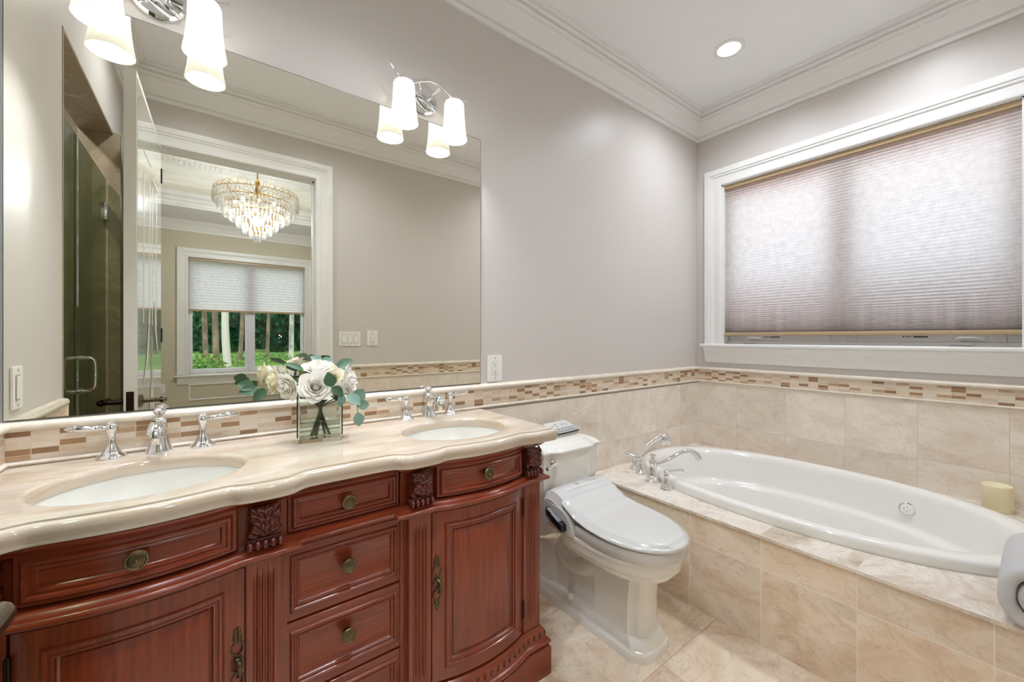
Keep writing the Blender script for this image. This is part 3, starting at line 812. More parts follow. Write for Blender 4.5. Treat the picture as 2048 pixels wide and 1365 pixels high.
# fluted pilasters: two inner, two at the ends
def fluted(u0, u1, z0, z1, y, flutes):
    bm = new(); n = 60; m = 26; rows = []
    w = u1 - u0; fw = w * .64 / flutes
    for i in range(m + 1):
        z = z0 + (z1 - z0) * i / m
        zz = min(z - z0, z1 - z)
        row = []
        for k in range(n + 1):
            u = u0 + w * k / n; d = 0
            for f in range(flutes):
                c = u0 + w * .18 + fw * (f + .5); s = (u - c) / (fw * .38)
                if abs(s) < 1 and zz > .022: d = .0055 * math.sqrt(1 - s * s) * min(1, (zz - .022) / .012)
            row.append((C + u, y + d, z))
        rows.append(row)
    grid(bm, rows)
    x0, x1 = C + u0, C + u1
    for a, b in ((x0, x0), (x1, x1)): grid(bm, [[(a, y, z0), (a, y + .03, z0)], [(a, y, z1), (a, y + .03, z1)]])
    return link('fluted_pilaster', bm, M['wood_v'], van, smooth=50)
for sg in (-1, 1):
    a, b = sorted((sg * .1635, sg * .2335)); fluted(a, b, .174, .7, YP, 4)
    a, b = sorted((sg * .5915, sg * UE)); fluted(a, b, .174, .7, YP, 4)
# carved acanthus corbels
def corbel(u, w=.036):
    bm = new(); n, m = 44, 60; z0, z1 = .760, .8355; rows = []
    for i in range(m + 1):
        t = i / m; z = z0 + (z1 - z0) * t
        prof = .008 + .028 * (math.sin(PI * min(1, t * .62 + .30)) ** 1.2) * (t ** .45) + .004 * t
        row = []
        for k in range(n + 1):
            s = k / n * 2 - 1; a = abs(s)
            vein = math.sin((t * 8.2 - a * 3.0 * (1.0 - .2 * t)) * PI * .95)
            leaf = (.0030 * vein) * min(1, a * 5) * min(1, (1.02 - a) * 7)
            mid = .0045 * math.exp(-(a / .10) ** 2) + .003 * math.exp(-((a - .26 - .25 * t) / .06) ** 2)
            edge = -.012 * max(0, (a - .86) / .14) ** 2
            row.append((C + u + s * w * (.86 + .14 * math.sin(t * 9.0) * (1 if t < .8 else .4)), YP - max(.001, prof + leaf + mid + edge), z))
        rows.append(row)
    V = grid(bm, rows)
    back = [[(C + u - w, YP, z0), (C + u + w, YP, z0)], [(C + u - w, YP, z1), (C + u + w, YP, z1)]]
    for side in (0, -1):
        bs = [bm.verts.new((C + u + (-w if side == 0 else w) * .9, YP + .001, r[0].co.z)) for r in V]
        for i in range(m): face(bm, [V[i][side], V[i + 1][side], bs[i + 1], bs[i]])
    o = link('corbel', bm, M['carved'], van, smooth=60)
    bm = new()
    for k in range(5):
        ball(bm, (C + u + (k - 2) * w * .425, YP - .018, .7475), .0082, 14, 10, (.90, 1.45, 1.40))
    box(bm, C + u - w, C + u + w, YP - .012, YP, .736, .760, .003)
    link('bead_row', bm, M['carved'], o)
for u in (-.627, -.197, .197, .627): corbel(u)

# ------------------------------------------------------------------ stone countertop with two sink cut-outs
ct = thing('countertop', (C, 1.33, .857), 'cream marble countertop with wavy front edge on the vanity', 'countertop')
def smooth_edge():
    half = [(.700, 1.080), (.640, 1.079), (.600, 1.081), (.575, 1.089), (.550, 1.091), (.505, 1.083), (.455, 1.077), (.4155, 1.0755), (.375, 1.077), (.330, 1.083), (.290, 1.091), (.272, 1.093), (.258, 1.091), (.243, 1.084), (.225, 1.0805), (.190, 1.079), (.160, 1.080), (.143, 1.085), (.128, 1.098), (.112, 1.107), (.095, 1.110), (.05, 1.111)]
    h = [(p.x, p.y) for p in catmull([(u, y, 0) for u, y in half], 4)]
    return [(C - u, y) for u, y in h] + [(C + u, y) for u, y in reversed(h)]
FR = smooth_edge()
XR = C + .700
LEDGE = [(XL + .012, FR[0][1])] + FR[1:]
path = LEDGE + [(XR, FR[0][1] + .02), (XR, YA - T)]
outer = path + [(XL + .002, YA - T), (XL + .002, FR[0][1])]
SINKS = [(C - .418, 1.297), (C + .418, 1.300)]
bm = new()
holes = [ellipse(cx, cy, .203, .172) for cx, cy in SINKS]
oz = offset_path(path, 0)
fill_holes(bm, [(p[0], p[1]) for p in path] + [(XL + .002, YA - T), (XL + .002, path[0][1])], holes, .900)
EDGE = [(0, .900), (.0008, .8965), (.0022, .8958), (.0060, .8955), (.0105, .893), (.0140, .888), (.0150, .882), (.0138, .8755), (.0108, .871), (.0098, .867), (.0108, .8625), (.0098, .8585), (.006, .856), (-.05, .856)]
rows = [[Vector((q.x, q.y, z)) for q in offset_path(path, d)] for d, z in EDGE]
grid(bm, rows)
for h, (cx, cy) in zip(holes, SINKS):
    rows = []
    for ins, z in ((0, .900), (.004, .8992), (.009, .8965), (.0125, .892), (.014, .886), (.014, .868)):
        rows.append([Vector((x, y, z)) for x, y in ellipse(cx, cy, .203 - ins, .172 - ins)])
    grid(bm, rows, closed_u=True)
bmesh.ops.remove_doubles(bm, verts=bm.verts, dist=.00002)
link('slab', bm, M['counter'], ct, smooth=40)
SL = ['white oval undermount sink at the left end of the countertop', 'white oval undermount sink at the right end of the countertop']
for (cx, cy), lb in zip(SINKS, SL):
    bm = new(); rows = []
    for ax, ay, z in ((.215, .184, .8675), (.192, .161, .8675), (.191, .160, .862), (.188, .157, .84), (.178, .148, .80), (.158, .130, .765), (.12, .098, .742), (.07, .057, .732), (.024, .024, .729)):
        rows.append([Vector((x, y, z)) for x, y in ellipse(cx, cy, ax, ay)])
    V = grid(bm, rows, closed_u=True)
    s = link('sink_basin', bm, M['porcelain'], None, smooth=60, recalc=False)
    tag(s, lb, 'sink', 'undermount sinks')
    WPOS[s.name] = s.location.copy()
    bm = new(); lathe(bm, [(.025, .7285), (.023, .7310), (.016, .7300), (0, .733)], (cx, cy, 0), seg=20); link('drain', bm, M['chrome'], s)

# ------------------------------------------------------------------ widespread faucets
def faucet(cx, label):
    f = thing('sink_faucet', (cx, 1.548, .9), label, 'faucet', 'widespread sink faucets')
    y = 1.546; z = .9
    bm = new()
    lathe(bm, [(.0, 0), (.031, 0), (.032, .004), (.029, .010), (.0235, .022), (.0195, .036), (.018, .050), (.017, .058)], (cx, y, z), seg=28)
    prof = catmull([(cx, y, z + .04), (cx, y - .006, z + .062), (cx, y - .03, z + .078), (cx, y - .062, z + .088), (cx, y - .088, z + .086), (cx, y - .104, z + .072), (cx, y - .108, z + .060)], 6)
    tube(bm, prof, [.0175, .0172, .0155, .0150, .0170, .0205, .0195], 18)
    lathe(bm, [(.010, 0), (.010, .018), (0, .018)], (cx, y - .104, z + .042), seg=16)
    lathe(bm, [(.0175, .045), (.018, .070), (.0165, .086), (.012, .094), (.009, .098)], (cx, y + .006, z), seg=22)
    sp = link('spout', bm, M['chrome'], f)
    bm = new(); lathe(bm, [(.0075, .096), (.007, .104), (.011, .108), (.0165, .113), (.017, .118), (.012, .123), (.008, .126), (.004, .1285), (0, .129)], (cx, y + .006, z), seg=20)
    link('lift_knob', bm, M['chrome'], sp)
    for sg in (-1, 1):
        hx_ = cx + sg * .0995
        bm = new()
        lathe(bm, [(0, 0), (.030, 0), (.031, .003), (.029, .007), (.022, .011), (.0185, .018), (.013, .028), (.0105, .034), (.0095, .038), (.0085, .042), (.0085, .062), (.0095, .068), (.0125, .073), (.0140, .080), (.0125, .088), (.010, .092), (.0105, .094), (.007, .098), (0, .0985)], (hx_, y, z), seg=24)
        h = link('handle', bm, M['chrome'], f)
        bm = new(); d = Vector((sg * .985, -.10, .10)).normalized()
        o = Vector((hx_, y, z + .081)) + d * .011
        lathe(bm, [(.0055, 0), (.006, .006), (.009, .009), (.0075, .012), (.0095, .015), (.0075, .019), (.0078, .024), (.0092, .055), (.0085, .058), (.0115, .060), (.0085, .063), (.0105, .0655), (.006, .070), (.004, .074), (.0015, .078), (0, .079)], o, d, 18)
        link('lever', bm, M['chrome'], h)
    return f
faucet(C - .418, 'chrome widespread faucet behind the left sink')
faucet(C + .430, 'chrome widespread faucet behind the right sink')
# ------------------------------------------------------------------ toilet
TX = 1.380
def ov(ws, y_front, y_back, z, n=40, flat_back=True, pw=2.0):
    """plan loop, symmetric about TX: front half ellipse, straight towards the back"""
    ym = min(y_front + ws * 1.35, (y_front + y_back) / 2 + .12); P = []
    for k in range(n + 1):
        t = PI * k / n; c, s = math.cos(t), math.sin(t)
        P.append((TX + ws * math.copysign(abs(c) ** (2 / pw), c), ym - (ym - y_front) * abs(s) ** (2 / pw), z))
    P.append((TX - ws, y_back, z)); P.append((TX + ws, y_back, z))
    return [Vector(p) for p in P]
def chamfer(w, yf, yb, z, ch=.05, fr=.02):
    """pedestal plan: flat sides, chamfered front corners with a slightly bowed front"""
    pts = [(w, yb), (w, yf + ch), (w - .016, yf + ch - .014)]
    n = 14; e = w - .020
    mid = [(e * math.cos(PI * k / n), yf + ch - .020 - (ch - .020) * math.sin(PI * k / n) ** .8) for k in range(1, n)]
    r = pts + mid + [(-x, y) for x, y in reversed(pts)]
    return [Vector((TX + x, y, z)) for x, y in r]
toi = thing('toilet', (TX, 1.2, 0), 'white two-piece toilet standing between the vanity and the bathtub deck', 'toilet')
bm = new()
# foot with moulded edge
loft(bm, [chamfer(.112, .885, 1.545, 0), chamfer(.112, .885, 1.545, .028), chamfer(.109, .889, 1.543, .034), chamfer(.106, .893, 1.54, .037), chamfer(.104, .896, 1.538, .050), chamfer(.098, .904, 1.535, .064), chamfer(.092, .912, 1.53, .074)])
# front pedestal column
loft(bm, [chamfer(.094, .912, 1.150, .055, .05), chamfer(.088, .922, 1.140, .085, .05), chamfer(.085, .922, 1.135, .20, .05), chamfer(.086, .915, 1.14, .27, .05), chamfer(.092, .905, 1.15, .32, .05)])
# recessed waist and trapway behind the column
loft(bm, [[Vector((TX + x * s, y, z)) for x, y in ((.5, 1.10), (.5, 1.40), (-.5, 1.40), (-.5, 1.10))] for s, z in ((.16, .05), (.13, .085), (.12, .12), (.12, .30))])
for sg in (-1, 1):
    tube(bm, catmull([(TX + sg * .026, 1.10, .31), (TX + sg * .026, 1.17, .25), (TX + sg * .024, 1.26, .20), (TX + sg * .024, 1.34, .20), (TX + sg * .024, 1.41, .26), (TX + sg * .024, 1.44, .33)], 6), [.058, .056, .052, .05, .05, .05], 20)
# rear column under the tank
rc = lambda w, y0, y1, z: [Vector((TX + x, y, z)) for x, y in ((w, y0 + .03), (w, y1), (-w, y1), (-w, y0 + .03), (-w + .02, y0), (w - .02, y0))]
loft(bm, [rc(.098, 1.36, 1.545, .04), rc(.092, 1.39, 1.54, .075), rc(.090, 1.40, 1.54, .22), rc(.095, 1.36, 1.55, .33), rc(.110, 1.26, 1.56, .385), rc(.118, 1.24, 1.56, .402), rc(.118, 1.24, 1.56, .418)])
# bowl
loft(bm, [ov(.075, .945, 1.14, .275), ov(.100, .900, 1.17, .296), ov(.128, .865, 1.20, .306), ov(.150, .842, 1.22, .320), ov(.162, .830, 1.235, .338), ov(.1655, .826, 1.24, .345), ov(.1655, .8255, 1.24, .349), ov(.1715, .818, 1.245, .353), ov(.174, .814, 1.25, .375), ov(.174, .813, 1.25, .384), ov(.178, .809, 1.25, .388), ov(.178, .808, 1.25, .402), ov(.17, .815, 1.25, .406)])
link('bowl', bm, M['biscuit'], toi, smooth=38)
for sg in (-1, 1):
    bm = new(); lathe(bm, [(.0155, 0), (.0155, .006), (.0135, .016), (.008, .022), (0, .024)], (TX + sg * .098, 1.27, .069 if sg < 9 else 0), seg=18); link('bolt_cap', bm, M['biscuit'], toi)
def tk(w, y0, y1, z, bowd=.0, n=18, cn=.0):
    P = []
    for k in range(n + 1):
        s = 1 - 2 * k / n; a = abs(s)
        b = bowd * (1 if a < .55 else .5 + .5 * math.cos(PI * min((a - .55) / .25, 1)))
        P.append((TX + w * s, y0 - b))
    P += [(TX - w, y1), (TX + w, y1)]
    return [Vector((x, y, z)) for x, y in P]
bm = new()
loft(bm, [tk(.160, 1.375, 1.565, .418, .016), tk(.168, 1.368, 1.568, .44, .018), tk(.176, 1.358, 1.572, .60, .02), tk(.180, 1.355, 1.572, .694, .02)])
link('tank', bm, M['biscuit'], toi, smooth=38)
bm = new()
loft(bm, [tk(.182, 1.352, 1.574, .692, .022), tk(.189, 1.345, 1.576, .697, .024), tk(.190, 1.343, 1.576, .706, .024), tk(.187, 1.347, 1.575, .711, .024), tk(.180, 1.356, 1.572, .716, .024), tk(.172, 1.366, 1.57, .726, .024), tk(.158, 1.384, 1.565, .733, .022), tk(.153, 1.39, 1.563, .733, .022), tk(.150, 1.393, 1.562, .735, .022)])
link('tank_lid', bm, M['porcelain'], toi, smooth=38)
bm = new()
ax = Vector((0, -1, 0))
lathe(bm, [(.019, 0), (.019, .004), (.012, .010), (.010, .020), (0, .022)], (TX - .128, 1.349, .655), ax, 18)
tube(bm, catmull([(TX - .128, 1.333, .655), (TX - .155, 1.328, .652), (TX - .185, 1.325, .645)], 4), [.007, .0075, .009], 10)
link('flush_lever', bm, M['chrome'], toi)
# water supply valve by the wall
vt = thing('supply_valve', (1.16, 1.55, .19), 'chrome water supply valve on the tiled wall behind the toilet', 'valve')
bm = new(); lathe(bm, [(.026, 0), (.024, .004), (.010, .008), (.008, .03), (.011, .032), (.011, .052), (0, .054)], (1.16, YA - T, .20), (0, -1, 0), 18); link('body', bm, M['chrome'], vt)
bm = new(); lathe(bm, [(.006, 0), (.006, .016), (.018, .017), (.018, .024), (0, .026)], (1.16, 1.532, .20), (0, -.3, .95), 14, sx=.6); link('tap', bm, M['chrome'], vt)

# ------------------------------------------------------------------ bidet seat
bd = thing('bidet_seat', (TX, 1.08, .406), 'white electronic bidet seat with closed lid on the toilet', 'bidet seat')
def widths(y, tbl):
    for (a, w0), (b, w1) in zip(tbl, tbl[1:]):
        if y <= b: t = (y - a) / (b - a); t = t * t * (3 - 2 * t) if False else t; return w0 + (w1 - w0) * t
    return tbl[-1][1]
WT = [(.790, .0), (.7915, .022), (.796, .043), (.806, .068), (.82, .092), (.845, .120), (.88, .146), (.93, .169), (.98, .181), (1.03, .185), (1.09, .1845), (1.15, .181), (1.20, .178), (1.25, .178), (1.30, .182), (1.345, .184)]
ZT = [(.790, .468), (.88, .471), (1.0, .475), (1.10, .480), (1.17, .492), (1.22, .516), (1.26, .543), (1.295, .556), (1.325, .557), (1.345, .546)]
def lid_rows(y0, y1):
    rows = []; N = 40
    ys = [.7902, .7915, .796, .803, .812] + [.82 + (y1 - .82) * k / 40 for k in range(41)]
    for y in ys:
        w = widths(y, WT); zc = widths(y, ZT); row = []
        for k in range(N + 1):
            s = (k / N * 2 - 1); 
            a = abs(s); x = w * s
            din = min(w * (1 - a), (y - .790) * 1.0)           # distance in from the rim
            rear = min(1, max(0, (y - 1.15) / .10))
            up = .013 * (1 - rear)
            q = min(1, max(0, (din - .016) / .022)); z = zc + up * math.sin(PI / 2 * q) ** .8
            if din < .007: z -= .007 * (1 - math.sqrt(max(0, 1 - (1 - din / .007) ** 2)))
            z -= .004 * a * a
            row.append((TX + x, y, z))
        rows.append(row)
    return rows
bm = new(); R = lid_rows(.79, 1.243)
V = grid(bm, R)
# underside skirt
low = [[Vector((p[0], p[1], p[2] - .0035)) for p in (r[0], r[-1])] for r in R]
Lv = [bm.verts.new(q[0]) for q in low]; Rv = [bm.verts.new(q[1]) for q in low]
for i in range(len(R) - 1):
    face(bm, [V[i][0], Lv[i], Lv[i + 1], V[i + 1][0]]); face(bm, [V[i][-1], V[i + 1][-1], Rv[i + 1], Rv[i]]); face(bm, [Lv[i], Rv[i], Rv[i + 1], Lv[i + 1]])
face(bm, [v for v in V[0]] + [Rv[0], Lv[0]])
link('lid', bm, M['plastic'], bd, smooth=50)
# rear housing with the display strip
def hz(y): return widths(y, ZT)
bm = new(); rows = []
for y in [1.238, 1.246] + [1.25 + .095 * k / 14 for k in range(15)]:
    w = widths(y, WT) + .001; zc = hz(y) - (.006 if y < 1.246 else 0); row = [(TX - w - .004, y, .418), (TX - w - .004, y, zc - .040)]
    for k in range(25):
        s = k / 24 * 2 - 1; a = abs(s)
        row.append((TX + w * s, y, zc - .007 * a * a - (.030 * max(0, (a - .9) / .1) ** 2)))
    row += [(TX + w + .004, y, zc - .040), (TX + w + .004, y, .418)]
    rows.append(row)
V = grid(bm, rows)
face(bm, V[0]); face(bm, list(reversed(V[-1])))
for i in range(len(V) - 1): face(bm, [V[i][0], V[i][-1], V[i + 1][-1], V[i + 1][0]])
# side cheeks running forward under the lid
for sg in (-1, 1):
    ck = []
    for y, zt, w in ((1.345, .505, .190), (1.25, .500, .189), (1.215, .487, .189), (1.19, .465, .189), (1.175, .44, .188), (1.168, .408, .186)):
        ck.append((y, zt, w))
    a = [bm.verts.new((TX + sg * w, y, zt)) for y, zt, w in ck]; b = [bm.verts.new((TX + sg * w, y, .404)) for y, zt, w in ck]
    a2 = [bm.verts.new((TX + sg * (w - .05), y, zt)) for y, zt, w in ck]; b2 = [bm.verts.new((TX + sg * (w - .05), y, .404)) for y, zt, w in ck]
    for i in range(len(ck) - 1):
        for p, q in ((a, b), (b2, a2), (a2, a), (b, b2)): face(bm, [p[i], p[i + 1], q[i + 1], q[i]])
    face(bm, [a[0], b[0], b2[0], a2[0]]); face(bm, [a[-1], a2[-1], b2[-1], b[-1]])
hs_ = link('housing', bm, M['plastic'], bd, smooth=40)
bm = new(); rows = []
for y in (1.270, 1.276, 1.312, 1.317):
    rows.append([(TX + x, y, hz(y) - .007 * (abs(x) / .18) ** 2 + (.0008 if 1.27 < y < 1.316 else .0002)) for x in [-.125 + .24 * k / 16 for k in range(17)]])
grid(bm, rows); link('display_strip', bm, simple('pale_grey_film', (222, 221, 218), .25), hs_)
bm = new()
def mark(x, y, w, h): box(bm, TX + x - w / 2, TX + x + w / 2, y - h / 2, y + h / 2, hz(y) - .007 * (abs(x) / .18) ** 2 + .0005, hz(y) - .007 * (abs(x) / .18) ** 2 + .0014)
for k in range(4): mark(.045 + k * .017, 1.290, .005, .005); mark(.045 + k * .017, 1.302, .009, .0018)
mark(-.028, 1.292, .018, .003); mark(-.024, 1.299, .024, .002); mark(-.034, 1.304, .004, .006)
for y0, y1, x0, x1 in ((1.272, 1.2735, -.123, .113), (1.3135, 1.315, -.123, .113)):
    for k in range(12): mark(x0 + (x1 - x0) * (k + .5) / 12, (y0 + y1) / 2, (x1 - x0) / 12 + .0005, .0011)
link('display_marks', bm, M['grey'], hs_)
# seat ring
bm = new()
off = [(-.012, .408), (-.008, .406), (-.005, .410), (-.004, .440), (-.006, .449), (-.012, .452)]
rows = []
ysr = [.7902, .7915, .796, .806, .82, .845, .88, .93, .98, 1.03, 1.09, 1.15, 1.165]
for o, z in off:
    pts = [(-(widths(y, WT) + o * (1 if y > .83 else .6)), y - (o * 1.0 if y < .82 else 0) * 1.0) for y in reversed(ysr)] + [(widths(y, WT) + o * (1 if y > .83 else .6), y - (o if y < .82 else 0)) for y in ysr]
    rows.append([Vector((TX + x, y, z)) for x, y in pts])
loft(bm, rows); link('seat_ring', bm, M['plastic'], bd, smooth=40)
# grey filler that paints the shadow gap between ring and lid
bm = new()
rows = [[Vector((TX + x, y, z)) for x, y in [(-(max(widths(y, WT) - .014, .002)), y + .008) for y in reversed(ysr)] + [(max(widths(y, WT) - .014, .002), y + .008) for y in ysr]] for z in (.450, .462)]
loft(bm, rows); link('shadow_gap', bm, M['gap_shade'], bd, smooth=0)
# side control arm
bm = new(); xs0 = TX - .190
cp = [(1.318, .464, .484), (1.302, .448, .486), (1.262, .430, .470), (1.225, .417, .455), (1.208, .414, .448), (1.202, .420, .442)]
loops = []
for y, zb, zt in cp:
    d = .026 if 1.205 < y < 1.31 else .016
    loops.append([Vector((xs0 + .002, y, zb)), Vector((xs0 - d * .6, y, zb)), Vector((xs0 - d, y, zb + .010)), Vector((xs0 - d, y, zt - .010)), Vector((xs0 - d * .7, y, zt)), Vector((xs0 + .002, y, zt))])
loft(bm, loops); ca = link('control_arm', bm, M['black'], bd, smooth=60)
bm = new()
loops = [[(xs0 - .020, y, zt + .0012), (xs0 - .002, y, zt + .0012)] for y, zb, zt in cp[1:4]]
grid(bm, loops); link('button_strip', bm, M['grey'], ca)
bm = new(); tube(bm, catmull([(xs0 - .004, 1.235, .405), (xs0 - .016, 1.25, .388), (xs0 - .040, 1.28, .375)], 5), [.010, .011, .008], 12); link('hose_fitting', bm, M['hose'], bd)
bm = new(); tube(bm, catmull([(xs0 - .040, 1.28, .375), (xs0 - .07, 1.33, .365), (xs0 - .09, 1.42, .32), (1.13, 1.50, .24), (1.16, 1.53, .215)], 6), .0052, 10); link('hose', bm, M['plastic'], bd)
bm = new(); zl = widths(.87, ZT); lathe(bm, [(.017, 0), (.017, .0006), (0, .0008)], (TX + .052, .895, zl - .0006), seg=24); stk = link('sticker', bm, simple('sticker_film', (214, 216, 226), .2), bd)
bm = new()
for a, b, w, h in ((0, 0, .014, .0022), (0, -.005, .012, .0018), (-.002, .005, .004, .0014), (.003, .004, .003, .0014)): box(bm, TX + .052 + a - w / 2, TX + .052 + a + w / 2, .895 + b - h / 2, .895 + b + h / 2, zl + .0001, zl + .0006)
link('sticker_mark', bm, simple('blue_ink', (120, 130, 190), .4), stk)

# remote control on the tank lid
rm = thing('remote_control', (1.415, 1.47, .7355), 'white remote control with grey button strip lying on the toilet tank lid', 'remote control')
def rbox(bm, a0, a1, b0, b1, z0, z1, bev=0):
    ca_, sa_ = math.cos(math.radians(4)), math.sin(math.radians(4))
    vs = [bm.verts.new((1.440 + a * ca_ - b * sa_, 1.492 + a * sa_ + b * ca_, z if z < .7358 else z + .004 + (b + .05) * .30)) for a in (a0, a1) for b in (b0, b1) for z in (z0, z1)]
    fs = [bm.faces.new([vs[i] for i in f]) for f in [(0, 1, 3, 2), (4, 6, 7, 5), (0, 4, 5, 1), (2, 3, 7, 6), (0, 2, 6, 4), (1, 5, 7, 3)]]
    if bev: bmesh.ops.bevel(bm, geom=list({e for f in fs for e in f.edges}), offset=bev, segments=2, affect='EDGES')
bm = new(); rbox(bm, -.080, .080, -.046, .046, .7355, .744, .0); link('holder', bm, M['plastic'], rm)
bm = new(); rbox(bm, -.085, .085, -.052, .052, .7435, .752, .003); b_ = link('side_band', bm, M['slot'], rm)
bm = new(); rbox(bm, -.084, .084, -.051, .051, .7515, .7545, .0012); link('body', bm, M['plastic'], rm)
bm = new(); rbox(bm, -.078, .078, -.048, -.012, .754, .7552); link('grey_panel', bm, M['grey'], rm)
for k in range(6):
    bm = new(); rbox(bm, -.068 + k * .0255, -.054 + k * .0255, -.036, -.024, .755, .7566, .0006); link('button', bm, M['plastic'], rm)
for a, b, w, h in ((-.05, .012, .024, .006), (-.02, .024, .014, .012), (-.02, .006, .018, .005), (.02, .014, .007, .022), (.04, .018, .007, .022), (.06, .014, .007, .022)):
    bm = new(); rbox(bm, a - w / 2, a + w / 2, b - h / 2, b + h / 2, .7543, .7552); link('printed_symbol', bm, M['grey'], rm)

# ------------------------------------------------------------------ bathtub deck and tub
DK = .443; XF = 1.757
TC = (2.372, .755); TA, TB, TP = .490, .808, 2.25
dk = thing('bathtub_deck', (2.36, .71, 0), 'stone tiled platform round the drop-in bathtub', 'bathtub platform')
bm = new(); box(bm, XF, XF + .03, YO + T + .001, YA - T - .001, 0, DK - .013); link('front_face', bm, M['decktile'], dk)
bm = new()
o4 = [(XF - .012, YO + T + .001), (XB - T - .001, YO + T + .001), (XB - T - .001, YA - T - .001), (XF - .012, YA - T - .001)]
hole = ellipse(TC[0], TC[1], TA - .022, TB - .022, 96, TP)
fill_holes(bm, o4, [hole], DK)
pz = [(XF - .012, YA - T - .001), (XF - .012, YO + T + .001)]
grid(bm, [[(x, y, DK) for x, y in pz], [(x, y, DK - .0115) for x, y in pz], [(x + .015, y, DK - .0125) for x, y in pz]])
bmesh.ops.remove_doubles(bm, verts=bm.verts, dist=.00002)
link('deck_slab', bm, M['decktop'], dk)
bm = new(); rows = []
RIMP = [(1.0, .4435, 0), (1.003, .452, 0), (1.002, .468, 0), (.997, .478, 0), (.985, .485, 0), (.965, .4885, 0), (.935, .489, 0), (.905, .487, 0), (.882, .481, 0), (.868, .470, 0), (.858, .450, 0), (.838, .39, 0), (.822, .335, 0), (.815, .318, .0), (.806, .308, .0), (.775, .300, .0), (.748, .292, 0), (.735, .280, 0), (.715, .22, 0), (.69, .15, 0), (.66, .115, 0), (.60, .095, 0), (.45, .087, 0), (.2, .085, 0), (.03, .085, 0)]
for r, z, _ in RIMP:
    q = r if r > .8 else r
    rows.append([Vector((x, y, z)) for x, y in ellipse(TC[0], TC[1], TA * (q if q > .86 else .86 - (.86 - q) * .90), TB * (q if q > .86 else .86 - (.86 - q) * .92), 96, TP)])
V = grid(bm, rows, closed_u=True); face(bm, V[-1])
tub = tag(link('bathtub', bm, M['tubwhite'], None, smooth=60, recalc=False), 'white oval drop-in bathtub set in the tiled deck', 'bathtub')
# overflow plate on the far inner wall and jets
def tubwall(yq, z):
    """inner far wall point"""
    prev = None
    for r, zz, _ in RIMP[9:]:
        q = r if r > .86 else .86 - (.86 - r) * .90; qb = r if r > .86 else .86 - (.86 - r) * .92
        if zz <= z:
            t = abs((yq - TC[1]) / (TB * qb)); return TC[0] + TA * q * (1 - t ** TP) ** (1 / TP)
oy = .40; oxx = tubwall(oy, .375)
bm = new(); axn = Vector((-1, .10, .28)).normalized()
lathe(bm, [(.034, -.006), (.034, .004), (.032, .007), (.027, .008)], (oxx + .008, oy, .385), axn, 28, cap=False); lathe(bm, [(.0275, .005), (0, .006)], (oxx + .008, oy, .385), axn, 28)
ovf = link('overflow_plate', bm, M['chrome'], tub)
bm = new(); lathe(bm, [(.026, .0055), (.026, .009), (.02, .010), (0, .0105)], (oxx + .008, oy, .385), axn, 24); link('cover', bm, M['tubwhite'], ovf)
bm = new(); X, Y, Z = frame_from(axn)
for k in range(4): ball(bm, Vector((oxx + .008, oy, .385)) + axn * .0105 + X * .011 * math.cos(PI / 4 + k * PI / 2) + Y * .011 * math.sin(PI / 4 + k * PI / 2), .0028, 8, 5)
link('vent_hole', bm, M['grey'], ovf)
bm = new(); lathe(bm, [(.012, -.004), (.012, .003), (.009, .005), (0, .005)], (TC[0] - .15, TC[1] + TB * .835, .40), (0, -1, .35), 18); link('jet', bm, M['chrome'], tub)

# roman tub filler and hand shower on the deck corner
tf = thing('tub_filler', (1.935, 1.30, DK), 'chrome tub filler with arched spout and two lever handles on the deck corner', 'tub faucet')
def tub_base(bm, x, y, s=1.0, h=.062):
    lathe(bm, [(0, 0), (.030 * s, 0), (.031 * s, .004), (.029 * s, .009), (.030 * s, .012), (.028 * s, .016), (.021 * s, .024), (.0155 * s, .038), (.013 * s, .050), (.0115 * s, h)], (x, y, DK), seg=26)
SPX, SPY = 1.938, 1.288
bm = new()
lathe(bm, [(0, 0), (.034, 0), (.035, .006), (.032, .010), (.034, .013), (.034, .024), (.027, .030), (.0235, .036), (.020, .070), (.0185, .095), (.020, .098), (.020, .104), (.017, .112), (.010, .122), (.010, .128)], (SPX, SPY, DK), seg=28)
dsp = Vector((.80, -.60, 0)).normalized()
pp = lambda s, z: (SPX + dsp.x * s, SPY + dsp.y * s, DK + z)
tube(bm, catmull([pp(.0, .090), pp(.035, .096), pp(.085, .116), (pp(.13, .142)), pp(.172, .160), pp(.212, .160), pp(.240, .142), pp(.254, .120)], 6), [.0135, .0135, .0125, .0125, .0135, .0150, .0165, .017], 18)
link('spout', bm, M['chrome'], tf)
bm = new(); lathe(bm, [(.007, .126), (.007, .132), (.016, .138), (.018, .142), (.014, .147), (0, .149)], (SPX, SPY, DK), seg=22); link('diverter_knob', bm, M['chrome'], tf)
for hx_, hy_, dv in ((1.893, 1.178, (.86, -.50, .10)), (1.992, 1.400, (-.35, .80, .22))):
    bm = new(); tub_base(bm, hx_, hy_)
    lathe(bm, [(.0105, .060), (.014, .066), (.0135, .074), (.011, .080), (.012, .084), (.012, .092), (.006, .097), (0, .098)], (hx_, hy_, DK), seg=20)
    h = link('handle', bm, M['chrome'], tf)
    bm = new(); dv = Vector(dv).normalized(); o = Vector((hx_, hy_, DK + .088))
    tube(bm, [o, o + dv * .02, o + dv * .05, o + dv * .080 + Vector((0, 0, -.004)), o + dv * .092 + Vector((0, 0, -.005)), o + dv * .096 + Vector((0, 0, -.005))], [.0105, .0085, .0085, .0105, .0105, .004], 14); link('lever', bm, M['chrome'], h)
hsw = thing('hand_shower', (2.045, 1.495, DK), 'chrome hand shower in its holder behind the tub filler', 'hand shower')
